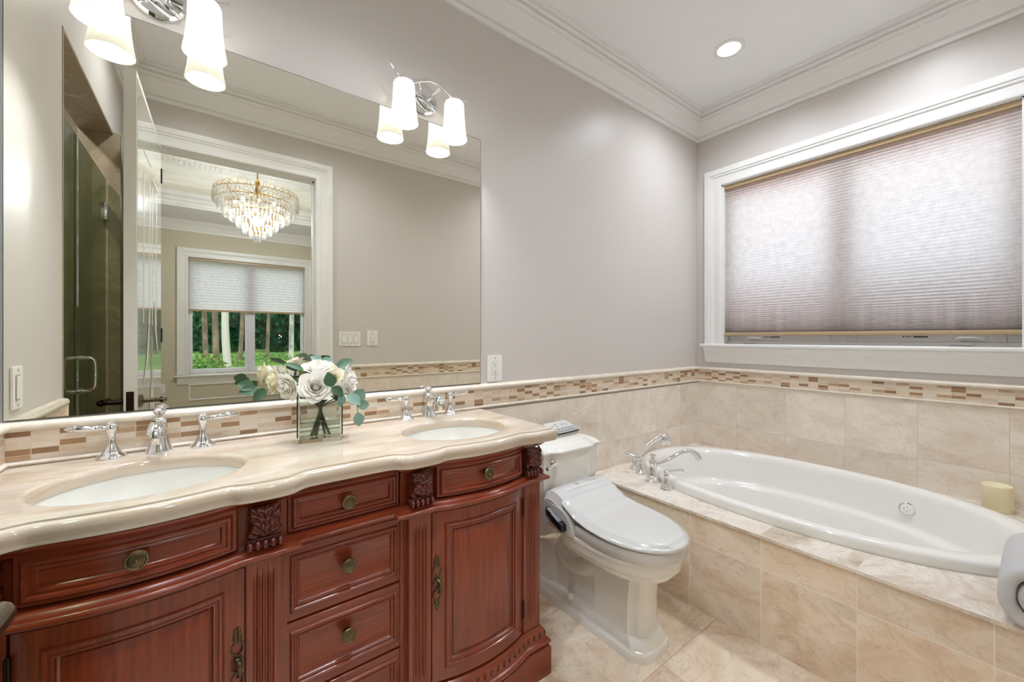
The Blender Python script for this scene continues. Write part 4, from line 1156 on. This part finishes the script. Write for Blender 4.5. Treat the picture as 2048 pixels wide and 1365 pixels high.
bm = new(); tub_base(bm, 2.035, 1.470, 1.05, .055); lathe(bm, [(.012, .050), (.016, .058), (.015, .072), (.010, .076)], (2.035, 1.470, DK), seg=20); link('holder', bm, M['chrome'], hsw)
bm = new(); dq = Vector((.84, -.54, 0)).normalized(); pq = lambda s, z: (2.035 + dq.x * s, 1.470 + dq.y * s, DK + z)
tube(bm, catmull([pq(-.02, .04), pq(0, .065), pq(.04, .105), pq(.085, .150), pq(.13, .182), pq(.165, .192)], 5), [.009, .0115, .0115, .0125, .014, .019], 14)
lathe(bm, [(.018, .022), (.027, .012), (.031, -.006), (.033, -.030), (.030, -.036), (0, -.034)], pq(.178, .186), (-.35 * dq.x, -.35 * dq.y, .94), 24)
link('handset', bm, M['chrome'], hsw)

# candle
bm = new(); lathe(bm, [(0, 0), (.046, 0), (.048, .003), (.048, .108), (.0475, .113), (.045, .116), (.041, .115), (.036, .108), (.028, .1035), (0, .102)], (2.868, .125, DK + .0005), seg=40)
cd = tag(link('candle', bm, M['candle'], None, smooth=40), 'ivory pillar candle on the deck in the corner behind the bathtub', 'candle')

# towel: a thick folded roll lying on the deck edge
def towel():
    tw = thing('towel', (1.86, .0, DK), 'rolled white terry towel lying on the front corner of the tub deck', 'towel')
    x0, x1 = 1.708, 2.02; cy, cz = -.014, DK + .1005
    bm = new(); rows = []; rnd = random.Random(3)
    N = 150; turns = 2.35; sp_ = .0345
    def sp(t):
        a = -1.9 + t * turns * 2 * PI; r = .0835 - sp_ * turns * t * 1.0
        r = max(r, .004)
        p = 2.5; c, s_ = math.cos(a), math.sin(a); k = 1 / (abs(c) ** p + abs(s_) ** p) ** (1 / p)
        k = 1 + (k - 1) * min(1, r / .06)
        return cy + r * c * k, cz + r * s_ * k * 1.0
    for i in range(N + 1):
        t = i / N; y, z = sp(t); y2, z2 = sp(min(t + .004, 1)); y1, z1 = sp(max(t - .004, 0))
        d = Vector((y2 - y1, z2 - z1)).normalized(); nn = Vector((-d.y, d.x))
        w = .0176 * min(1, (1 - t) * 14 + .25, t * 16 + .3)
        e = .004 * math.sin(t * 19) + .003 * math.sin(t * 43) - .02 * (1 - t)
        rows.append([(x0 + .02 + dx + (e if dx < .2 else 0), y + nn.x * q * w, z + nn.y * q * w) for dx, q in ((x1 - x0, -1), (.11, -1), (.05, -1), (.024, -.97), (.009, -.8), (.002, -.45), (0, 0), (.002, .45), (.009, .8), (.024, .97), (.05, 1), (.11, 1), (x1 - x0, 1))])
    grid(bm, rows, closed_u=True); 
    link('rolled_cloth', bm, M['towel'], tw, smooth=70)
towel()
# ------------------------------------------------------------------ wall sconces
def sconce(cx, label):
    s = thing('wall_sconce', (cx, YA, 2.25), label, 'wall light', 'two-light sconces over the mirror')
    bm = new(); lathe(bm, [(0, 0), (.066, 0), (.068, .004), (.066, .010), (.058, .015), (.052, .014), (0, .012)], (cx, YA - .0005, 2.243), (0, -1, 0), 40); link('backplate', bm, M['chrome'], s)
    bm = new()
    ya = 1.512
    tube(bm, catmull([(cx - .172, ya, 2.296), (cx - .150, ya, 2.268), (cx - .118, ya, 2.248), (cx - .085, ya, 2.246), (cx - .045, ya, 2.266), (cx, ya, 2.284), (cx + .045, ya, 2.282), (cx + .085, ya, 2.262), (cx + .118, ya, 2.246), (cx + .145, ya, 2.247), (cx + .172, ya, 2.262)], 5), [.0045, .0068, .0078, .0080, .0078, .0078, .0078, .0080, .0075, .006, .0032], 12)
    for sg in (-1, 1):
        tube(bm, catmull([(cx + sg * .045, ya, 2.270), (cx + sg * .03, 1.535, 2.252), (cx + sg * .02, 1.578, 2.240)], 4), .0062, 10)
    tube(bm, catmull([(cx - .055, 1.574, 2.262), (cx - .02, 1.562, 2.238), (cx + .02, 1.560, 2.212), (cx + .052, 1.572, 2.198)], 5), [.004, .006, .006, .004], 10)
    link('scroll_arm', bm, M['chrome'], s)
    for sg in (-1, 1):
        x = cx + sg * .111
        bm = new(); lathe(bm, [(.010, 2.232), (.016, 2.236), (.016, 2.243), (.008, 2.248)], (x, ya - .004, 0), seg=18); link('socket_cup', bm, M['chrome'], s)
        bm = new()
        pr_ = [(.0, 2.234), (.028, 2.234), (.038, 2.230), (.0415, 2.221), (.0420, 2.205), (.0430, 2.175), (.0455, 2.140), (.0495, 2.105), (.0545, 2.076), (.0552, 2.0745), (.0535, 2.0740), (.0480, 2.104), (.0440, 2.140), (.0412, 2.176), (.0402, 2.205), (.038, 2.222), (.026, 2.229), (0, 2.2295)]
        lathe(bm, [(r, z) for r, z in pr_], (x, ya - .004, 0), seg=40, cap=False); sh_ = link('shade', bm, M['opal'], s, smooth=60, recalc=False)
        bm = new(); lathe(bm, [(.012, 2.222), (.013, 2.216), (.016, 2.210), (.019, 2.200), (.019, 2.190), (.014, 2.180), (.007, 2.174), (0, 2.172)], (x, ya - .004, 0), seg=20); link('bulb', bm, M['bulb'], sh_, smooth=60)
        point_lamp('sconce_lamp', (x, ya - .004, 2.138), E_SCONCE, .028)
    return s
sconce(C - .424, 'chrome two-shade sconce over the left half of the mirror')
sconce(C + .418, 'chrome two-shade sconce over the right half of the mirror')

# ------------------------------------------------------------------ vase of white roses
VX, VY = .285, 1.412; VA = math.radians(-12)
def vp(a, b, z): return (VX + a * math.cos(VA) - b * math.sin(VA), VY + a * math.sin(VA) + b * math.cos(VA), z)
def rr(a, b, z, r=.008, n=4):
    P = []
    for sx, sy, st in ((1, 1, 0), (-1, 1, 1), (-1, -1, 2), (1, -1, 3)):
        for k in range(n + 1):
            t = PI / 2 * (st + k / n); P.append(vp(sx * (a - r) + r * math.cos(t), sy * (b - r) + r * math.sin(t), z))
    return [Vector(p) for p in P]
HW, HD, VZ, VT = .066, .044, .9004, 1.050
vs_ = thing('glass_vase', (VX, VY, VZ), 'rectangular clear glass vase standing in the middle of the countertop', 'vase')
bm = new()
loft(bm, [rr(HW, HD, VZ), rr(HW, HD, VT - .001), rr(HW - .002, HD - .002, VT), rr(HW - .005, HD - .005, VT - .001), rr(HW - .005, HD - .005, VZ + .012)], True, True)
link('glass', bm, M['vaseglass'], vs_, smooth=50)
bm = new(); loft(bm, [rr(HW - .0054, HD - .0054, VZ + .0124), rr(HW - .0054, HD - .0054, VZ + .062)]); tag(link('water', bm, M['water'], None, smooth=50), 'clear water in the bottom of the glass vase', 'water')
neck = Vector((VX + .0, VY, 1.005))
def stem_pts(tip, foot): return catmull([foot, neck + (Vector(foot) - neck) * .12 + Vector((0, 0, -.012)), neck + (Vector(tip) - neck) * .12 + Vector((0, 0, .006)), tip], 6)
ROSES = [  # centre, facing, size, label
    ((.262, 1.360, 1.078), (-.15, -.95, .25), .047, 'large open white rose at the front centre of the bouquet'),
    ((.193, 1.375, 1.085), (-.85, -.5, -.25), .041, 'white rose drooping left at the front of the bouquet'),
    ((.165, 1.425, 1.098), (-.85, -.1, .1), .040, 'cream white rose at the far left of the bouquet'),
    ((.280, 1.420, 1.125), (-.05, -.35, .93), .044, 'white rose at the very top of the bouquet'),
    ((.362, 1.405, 1.085), (.80, -.55, .1), .048, 'large white rose leaning right at the right side of the bouquet'),
    ((.318, 1.392, 1.100), (.1, -.85, .4), .036, 'white rose half hidden between the centre and right roses'),
    ((.325, 1.372, 1.060), (.3, -.9, -.1), .026, 'small white rosebud low behind the dark green leaf'),
]
rndf = random.Random(11)
def petal(bm, c, X, Y, Z, a0, spread, r, h, curl, lean, wav):
    rows = []; n, m = 8, 7
    for i in range(m + 1):
        t = i / m; row = []
        wid = spread * (math.sin(PI * (.12 + .80 * t)) ** .55) 
        rad = r * (.18 + lean * t ** .8) + curl * r * max(0, t - .7) ** 2 * 4
        zz = h * (t ** .85) - curl * h * max(0, t - .72) ** 2 * 3
        for k in range(n + 1):
            s = k / n * 2 - 1
            a = a0 + s * wid * .5
            w = wav * math.sin(s * 5 + a0 * 3) * t * t
            rr_ = rad * (1 - .10 * s * s) + w
            row.append(c + X * (rr_ * math.cos(a)) + Y * (rr_ * math.sin(a)) + Z * (zz * (1 - .16 * s * s * t) + w * .6 - h * .42))
        rows.append(row)
    grid(bm, rows)
def rose(c, facing, r, label):
    c = Vector(c); t = thing('rose', c, label, 'flower', 'white roses in the vase')
    Z = Vector(facing).normalized(); X, Y, Z = frame_from(Z)
    bm = new()
    for ring, (npet, lean, hh, curl) in enumerate(((3, .02, 1.16, -.03), (3, .12, 1.12, -.02), (4, .28, 1.02, .02), (5, .46, .88, .08), (5, .68, .72, .14), (6, .90, .54, .20))):
        for k in range(npet):
            petal(bm, c, X, Y, Z, 2 * PI * k / npet + ring * .55 + rndf.uniform(-.15, .15), 2 * PI / npet * 1.75, r, r * hh * 1.1, curl, lean, r * .022)
    ball(bm, c + Z * (r * .10), r * .20, 10, 8, (1, 1, 1.5))
    link('petals', bm, M['petal_c'] if r < .0405 and r > .03 else M['petal'], t, smooth=80, recalc=False)
    bm = new()
    base = c - Z * (r * .45)
    for k in range(5):
        a = 2 * PI * k / 5; d = X * math.cos(a) + Y * math.sin(a)
        grid(bm, [[base + d * .002 + (d.cross(Z)) * w for w in (-.003, 0, .003)], [base + d * r * .35 - Z * .002 + (d.cross(Z)) * w for w in (-.004, 0, .004)], [base + d * r * .62 + Z * .004 + (d.cross(Z)) * w for w in (-.001, 0, .001)]])
    link('calyx', bm, M['leaf_g'], t, smooth=60, recalc=False)
    bm = new(); foot = Vector(vp(rndf.uniform(-.028, .028), rndf.uniform(-.018, .018), VZ + .016))
    tube(bm, stem_pts(base, foot), [.0040, .0048, .0058, .0056], 8); link('stem', bm, M['stem'], t)
for q in ROSES: rose(*q)
def leaf(bm, base, d, up, L, w, curl=.15):
    d = Vector(d).normalized(); sd_ = d.cross(Vector(up)).normalized(); u = sd_.cross(d).normalized(); rows = []
    for i in range(11):
        t = i / 10; ww = w * (math.sin(PI * min(.02 + t * .98, 1)) ** .75) * (1.1 - .25 * t)
        c = Vector(base) + d * L * t - u * (curl * L * t * t)
        rows.append([c + sd_ * (ww * s) + u * (abs(s) * ww * .22) for s in (-1, -.5, 0, .5, 1)])
    grid(bm, rows)
def sprig(pts, leaves, label, mat, r=.0016):
    t = thing('leaf_sprig', pts[0], label, 'leaves', 'eucalyptus sprigs in the vase')
    P = catmull(pts, 6)
    bm = new(); tube(bm, P, r, 6); link('stem', bm, M['stem'], t)
    for fr, d, up, L, w in leaves:
        bm = new(); leaf(bm, P[min(int(fr * (len(P) - 1)), len(P) - 1)], d, up, L, w); link('leaf', bm, mat, t, smooth=60, recalc=False)
nk = tuple(neck)
sprig([nk, (.20, 1.43, 1.06), (.135, 1.44, 1.073), (.105, 1.442, 1.078)], [(.72, (-.5, -.3, -.5), (.2, -.9, .3), .048, .017), (.85, (-1, -.2, -.15), (.1, -.9, .4), .050, .018), (1.0, (-.9, .1, .35), (0, -.9, .4), .044, .019)], 'leafy sprig reaching far left from the vase', M['leaf_g'])
sprig([nk, (.24, 1.41, 1.09), (.235, 1.40, 1.128)], [(1.0, (-.85, -.25, .45), (.3, -.7, .7), .062, .013), (.9, (.8, -.4, -.35), (.2, -.7, .7), .050, .014)], 'pointed dark leaves above the left roses', M['leaf_g'])
sprig([nk, (.29, 1.45, 1.12), (.30, 1.455, 1.145)], [(1.0, (-.6, .1, .45), (.2, -.9, .3), .042, .016), (.95, (.55, -.1, .25), (0, -.9, .5), .036, .017)], 'grey-green leaf behind the top rose', M['leaf_b'])
sprig([nk, (.325, 1.42, 1.10), (.335, 1.42, 1.128)], [(1.0, (.75, -.1, .42), (-.2, -.8, .6), .062, .020), (.9, (.9, .2, .1), (-.1, -.8, .6), .05, .014)], 'broad green leaf over the right rose', M['leaf_g'])
sprig([nk, (.305, 1.36, 1.05), (.302, 1.33, 1.078)], [(1.0, (-.25, -.1, .8), (-.2, -1, .1), .046, .019), (.95, (.45, -.2, -.35), (-.2, -1, .2), .040, .016)], 'dark green leaf on the front of the centre rose', M['leaf_g'])
sprig([nk, (.335, 1.365, 1.045), (.352, 1.35, 1.045)], [(1.0, (.6, -.35, -.45), (.1, -.8, .6), .052, .021), (.6, (-.2, -.3, -.8), (.1, -1, .1), .040, .014)], 'silvery leaf hanging over the vase rim', M['leaf_b'])
sprig([nk, (.35, 1.37, 1.035), (.375, 1.36, 1.03), (.385, 1.352, 1.0), (.383, 1.345, .985)], [(.55, (.45, -.2, .55), (.1, -1, .1), .044, .023), (.7, (.9, .1, -.1), (0, -1, .2), .046, .017), (1.0, (.1, -.2, -.9), (.1, -1, 0), .044, .019)], 'drooping round leaves at the right of the vase', M['leaf_b'])
# ------------------------------------------------------------------ bedroom seen through the doorway in the mirror
BY, BX0, BX1, BZ = -3.6, -1.9, 3.1, 3.42
bm = new(); box(bm, BX0, BX1, BY - .1, YO - .12, -.1, -.001); struct('floor.001', bm, simple('bedroom_carpet', (190, 178, 160), .95))
bm = new(); box(bm, BX0, BX1, BY - .1, YO - .12, BZ, BZ + .1); struct('ceiling.001', bm, M['ceil'])
QX0, QX1, QZ0, QZ1 = -.232, 1.146, .745, 2.295
bm = new()
for a in ((BX0, QX0, 0, BZ), (QX1, BX1, 0, BZ), (QX0, QX1, 0, QZ0), (QX0, QX1, QZ1, BZ)): box(bm, a[0], a[1], BY - .14, BY, a[2], a[3])
struct('wall_bedroom', bm, M['bedwall'])
bm = new(); box(bm, BX0 - .1, BX0, BY, YO - .12, 0, BZ); box(bm, BX1, BX1 + .1, BY, YO - .12, 0, BZ)
box(bm, BX0, -1.6, YO - .16, YO - .12, 0, BZ); box(bm, -1.6, BX1, YO - .16, YO - .12, ZC + .1, BZ); box(bm, XB + .15, BX1, YO - .16, YO - .12, 0, BZ)
struct('wall_bedroom.001', bm, M['bedwall'])
# dropped soffit with crown, fascia and lit cove, tray mouldings above
bm = new(); box(bm, BX0, BX1, BY, -2.9, 2.765, 2.84); struct('ceiling.002', bm, M['ceil'])
bm = new(); sweep(bm, [(BX1, BY), (BX0, BY)][::-1], [(0, 0)]) if False else None
def bar(prof, z_flip=False):
    rows = [[(BX0, y, z), (BX1, y, z)] for y, z in prof]; grid(bm, rows)
bar([(BY, 2.625), (BY + .010, 2.63), (BY + .012, 2.655), (BY + .02, 2.66), (BY + .03, 2.69), (BY + .055, 2.725), (BY + .065, 2.735), (BY + .075, 2.755), (BY + .09, 2.765)])
bar([(-2.9, 2.762), (-2.89, 2.764), (-2.888, 2.785), (-2.882, 2.79), (-2.880, 2.82), (-2.868, 2.835), (-2.862, 2.865), (-2.845, 2.885), (-2.84, 2.905), (-2.835, 2.925), (-2.86, 2.925), (-2.87, 2.84)])
bar([(-3.25, 3.02), (-3.235, 3.03), (-3.235, 3.06), (-3.215, 3.075), (-3.21, 3.10), (-3.19, 3.13), (-3.19, 3.16), (-3.16, 3.20), (-3.16, 3.24), (-3.12, 3.30), (-3.12, 3.42)])
struct('trim_11', bm, M['trim'], smooth=25)
bm = new(); box(bm, BX0, BX1, -3.30, -3.25, 2.84, BZ); struct('trim_12', bm, M['trim'])
bm = new(); x = BX0
while x < BX1: box(bm, x, x + .028, -3.13, -3.095, 3.335, 3.365); x += .05
struct('trim_13', bm, M['trim'], smooth=0)
bm = new(); box(bm, BX0 + .05, BX1 - .05, -2.95, -2.93, 2.842, 2.852); cv = tag(link('cove_light', bm, M['cove']), 'cove light strip hidden on the bedroom ceiling ledge, seen in the mirror', 'cove light')
# wainscot frames below the windowsill
bm = new()
pb = lambda h, v, d: (h, BY + d, v)
sweep_rect(bm, QX0 + .02, QX1 - .02, .42, .60, [(0, 0), (0, .012), (.010, .016), (.02, .012), (.024, 0)], pb)
sweep_rect(bm, -1.7, -.60, .42, .60, [(0, 0), (0, .012), (.010, .016), (.02, .012), (.024, 0)], pb)
bar([(BY, 0), (BY + .02, 0), (BY + .02, .26), (BY + .012, .29), (BY, .30)])
struct('trim_14', bm, M['trim'], smooth=25)
w2 = bpy.data.objects.new('window_2', None); COL.objects.link(w2); w2.location = ((QX0 + QX1) / 2, BY, QZ0); WPOS[w2.name] = Vector(w2.location); w2['kind'] = 'structure'
bm = new(); sweep_rect(bm, QX0, QX1, QZ0, QZ1, CAS, pb, closed=False); link('casing', bm, M['trim'], w2, smooth=25)
bm = new(); box(bm, QX0 - .14, QX1 + .14, BY - .06, BY + .06, QZ0 - .03, QZ0 - .004, .008)
rows = [[(QX0 - .115, BY + d, z), (QX1 + .115, BY + d, z)] for d, z in ((0, QZ0 - .125), (.014, QZ0 - .125), (.018, QZ0 - .10), (.024, QZ0 - .085), (.036, QZ0 - .05), (.044, QZ0 - .03))]; grid(bm, rows)
link('stool', bm, M['trim'], w2)
qm = (QX0 + QX1) / 2 - .003
vinyl = simple('white_vinyl_sash', (236, 236, 244), .35)
for a, b in ((QX0, qm - .02), (qm + .02, QX1)):
    bm = new()
    for q in ((a, a + .04, QZ0, QZ1), (b - .04, b, QZ0, QZ1), (a + .0401, b - .0401, QZ0, QZ0 + .065), (a + .0401, b - .0401, QZ1 - .05, QZ1)): box(bm, q[0], q[1], BY - .11, BY - .07, q[2], q[3], .004)
    s = link('sash', bm, vinyl, w2)
    bm = new(); box(bm, a + .035, b - .035, BY - .093, BY - .089, QZ0 + .06, QZ1 - .045); link('pane', bm, M['pane'], s)
    bm = new(); box(bm, (a + b) / 2 - .03, (a + b) / 2 + .05, BY - .07, BY - .05, QZ0 + .012, QZ0 + .03, .004); link('crank_handle', bm, vinyl, s)
bm = new(); box(bm, qm - .022, qm + .022, BY - .12, BY - .06, QZ0, QZ1, .004); link('mullion', bm, vinyl, w2)
bs = thing('cellular_shade', (qm, BY - .03, 1.605), 'white cellular shade half lowered over the bedroom window, seen in the mirror', 'window shade')
bm = new(); box(bm, QX0 + .008, QX1 - .008, BY - .05, BY - .005, QZ1 - .03, QZ1 - .004); link('head_rail', bm, M['shaderail'], bs)
bm = new(); box(bm, QX0 + .010, QX1 - .010, BY - .048, BY - .008, 1.585, 1.612, .004); link('bottom_rail', bm, M['shaderail'], bs)
bm = new(); rows = []; n = 34
for k in range(n + 1):
    z = QZ1 - .03 + (1.612 - QZ1 + .03) * k / n; rows.append([(QX0 + .012, BY - .028 + (.005 if k % 2 else 0), z), (QX1 - .012, BY - .028 + (.005 if k % 2 else 0), z)])
grid(bm, rows); link('fabric', bm, M['shadefab_bed'], bs, smooth=0)
plate('wall_outlet', lambda a, b, d: (-.50 + a, BY + d, .58 + b), .075, .12, 'white wall outlet left of the bedroom window, seen in the mirror', 'outlet', recept=True)

# chandelier
CXX, CYY = .412, -2.0
ch = thing('chandelier', (CXX, CYY, 2.30), 'tiered crystal chandelier with gold frame in the bedroom, seen in the mirror', 'chandelier')
bm = new()
tube(bm, [(CXX, CYY, 2.74), (CXX, CYY, BZ)], .008, 8); lathe(bm, [(.02, 2.80), (.026, 2.83), (.018, 2.90), (.024, 2.92), (.012, 2.96)], (CXX, CYY, 0), seg=14); lathe(bm, [(.06, BZ), (.055, BZ - .03), (0, BZ - .04)], (CXX, CYY, 0), seg=18)
link('stem', bm, M['gold'], ch)
RINGS = [(.395, 2.770, 60), (.355, 2.700, 56), (.305, 2.640, 48), (.250, 2.580, 40), (.190, 2.52, 30), (.130, 2.46, 22), (.070, 2.40, 12), (.025, 2.36, 5)]
bm = new()
for r, z, n in RINGS: tube(bm, [(CXX + r * math.cos(2 * PI * k / 40), CYY + r * math.sin(2 * PI * k / 40), z) for k in range(40)], .004, 6, closed=True)
for k in range(8):
    a = 2 * PI * k / 8; tube(bm, [(CXX + r * math.cos(a), CYY + r * math.sin(a), z) for r, z, n in RINGS], .003, 5)
for k in range(30):
    a = 2 * PI * k / 30; c, s = math.cos(a), math.sin(a)
    tube(bm, catmull([(CXX + .20 * c, CYY + .20 * s, 2.80), (CXX + .31 * c, CYY + .31 * s, 2.845), (CXX + .385 * c, CYY + .385 * s, 2.82), (CXX + .395 * c, CYY + .395 * s, 2.77)], 3), .0025, 5)
for k in range(10):
    a = 2 * PI * k / 10; tube(bm, [(CXX, CYY, 2.80), (CXX + .21 * math.cos(a), CYY + .21 * math.sin(a), 2.80)], .004, 5)
link('frame', bm, M['gold'], ch)
def prism(bm, x, y, z, h, a, w=.0095):
    c, s = math.cos(a), math.sin(a)
    P = lambda u, v, zz: (x + u * c - v * s, y + u * s + v * c, zz)
    loft(bm, [[Vector(P(u, v, zz)) for u, v in ((w * q, 0), (0, w * .7 * q), (-w * q, 0), (0, -w * .7 * q))] for q, zz in ((.3, z), (1, z - .012), (1, z - h + .014), (.25, z - h))])
rest = new(); npris = 0; front = []
for r, z, n in RINGS:
    for k in range(n):
        a = 2 * PI * (k + .5) / n; x, y = CXX + r * math.cos(a), CYY + r * math.sin(a)
        front.append((y > CYY - .05 and z > 2.42, -y, x, y, z, a))
sel = sorted([f for f in front if f[0]], key=lambda f: f[1])[:95]
for f in front:
    _, _, x, y, z, a = f; h = .12 if z > 2.6 else (.10 if z > 2.42 else .085)
    if f in sel:
        bm = new(); prism(bm, x, y, z, h, a); link('prism', bm, M['crystal'], ch, smooth=0)
    else: prism(rest, x, y, z, h, a)
tag(link('prism_fringe', rest, M['crystal'], ch, smooth=0), kind='stuff')
bm = new()
for k in range(8):
    a = 2 * PI * k / 8
    for r, z in ((.20, 2.68), (.10, 2.56)): ball(bm, (CXX + r * math.cos(a), CYY + r * math.sin(a), z), .016, 8, 6, (1, 1, 1.5))
link('bulbs', bm, M['bulb'], ch)

# ------------------------------------------------------------------ garden and woods beyond the bedroom window; yard and added wall outside the bathroom window
bm = new(); grid(bm, [[(-40, -4.2, -.1), (40, -4.2, -.1)], [(-40, -9, .15), (40, -9, .15)], [(-40, -16, .45), (40, -16, .45)], [(-40, -40, 1.2), (40, -40, 1.2)]]); gr = tag(link('lawn', bm, M['grass'], smooth=0), 'sunlit green ground under the trees, seen through the bedroom window', 'ground', kind='stuff')
def gz(y): return .15 + (-9 - y) * .043 if y > -16 else .45 + (-16 - y) * .031
def leaves(bm, c, rad, n, size, rnd, hollow=.4):
    for _ in range(n):
        while True:
            p = Vector((rnd.uniform(-1, 1), rnd.uniform(-1, 1), rnd.uniform(-1, 1)))
            if hollow < p.length < 1: break
        q = Vector((c[0] + p.x * rad[0], c[1] + p.y * rad[1], c[2] + p.z * rad[2]))
        d = Vector((rnd.gauss(0, 1), rnd.gauss(0, 1), rnd.gauss(0, 1) - .4)).normalized(); e = d.orthogonal().normalized(); s = size * rnd.uniform(.6, 1.3)
        vs = [bm.verts.new(q + d * s), bm.verts.new(q + e * s * .45), bm.verts.new(q - d * s), bm.verts.new(q - e * s * .45)]; bm.faces.new(vs)
def tree(x, y, r, bark, label, crown, seed, group=None, h=7, ls=.11):
    rnd = random.Random(seed); z0 = gz(y)
    t = thing('tree', (x, y, z0), label, 'tree', group)
    bm = new(); tube(bm, catmull([(x, y, z0 - .05), (x + rnd.uniform(-.1, .1), y, z0 + 2), (x + rnd.uniform(-.2, .2), y, z0 + h)], 5), [r * 1.25, r, r * .7], 10); link('trunk', bm, bark, t)
    bm = new()
    for cx, cz, rr, n in crown: leaves(bm, (x + cx, y + rnd.uniform(-.5, .5), z0 + cz), (rr, rr * .8, rr * .75), n, ls, rnd)
    if crown: link('foliage', bm, M['foliage'], t, smooth=0, recalc=False)
def onmir(px, y):
    F_, sn, cs = 800.2, math.sin(YAW), math.cos(YAW); l = (px - 1024) / F_
    dx, dy = sn + l * cs, cs - l * sn
    return dx / dy * (2 * YA - y)
tree(onmir(457, -10.5), -10.5, .085, M['bark'], 'thick pale grey trunk left of the window mullion, seen in the mirror', [(-.9, 3.4, 1.1, 500), (1.2, 3.2, 1.2, 500)], 1)
tree(onmir(479, -13), -13, .055, M['bark_d'], 'thin trunk just right of the thick pale trunk, seen in the mirror', [(.6, 3.0, 1.1, 500)], 2)
tree(onmir(434, -13), -13, .08, M['bark_d'], 'dark trunk left of the thick pale trunk, seen in the mirror', [(-1.0, 2.6, 1.1, 600)], 3)
tree(onmir(412, -15), -15, .075, M['bark_d'], 'short lit trunk at the far left of the woods, seen in the mirror', [(-.8, 3.6, 1.4, 700)], 4)
tree(onmir(582, -12), -12, .07, M['bark'], 'pale trunk at the right edge of the bedroom window, seen in the mirror', [(.7, 2.4, .9, 500), (-.9, 3.2, 1.0, 500)], 5)
tree(onmir(534, -16), -16, .06, M['bark_d'], 'thin trunk in the middle of the right pane, seen in the mirror', [(-.3, 2.8, 1.2, 500)], 6)
rf_ = random.Random(21)
for k in range(13):
    xx = -5.0 + k * 1.30 + rf_.uniform(-.3, .3); yy = -19 - rf_.uniform(0, 3)
    tree(xx, yy, .09, M['bark_d'], 'dark green forest tree standing behind the pale trunks', [(0, .8, 1.2, 800), (.2, 1.9, 1.4, 1200), (-.3, 3.4, 1.7, 1200)], 40 + k, 'forest trees behind', ls=.20)
bm = new(); rs = random.Random(5); leaves(bm, (onmir(400, -7.6), -7.6, .42), (.55, .45, .50), 700, .055, rs, .2); tag(link('bush', bm, M['brush'], smooth=0, recalc=False), 'bright leafy bush below the left window pane, seen in the mirror', 'bush')
bm = new(); leaves(bm, (2.0, -12.5, .35), (5.5, 4.2, .28), 2600, .07, rs, .0); tag(link('undergrowth', bm, M['brush'], smooth=0, recalc=False), 'sunlit undergrowth on the forest floor, seen in the mirror', 'undergrowth', kind='stuff')
# outside the bathroom window: an unseen wall added to keep the lower shade darker
bm = new(); box(bm, 3.42, 3.60, -3.5, 4.5, -.4, 1.66); tag(link('light_block_wall', bm, M['brick']), 'unseen brick wall added outside the bathroom window to darken the lower shade', 'wall')
bm = new(); box(bm, 3.1, 20, -15, 15, -.55, -.41); tag(link('yard', bm, M['brick'], smooth=0), 'brick paved yard outside the bathroom window', 'ground', kind='stuff')
# daylight from the bedroom's other windows enters through its side wall
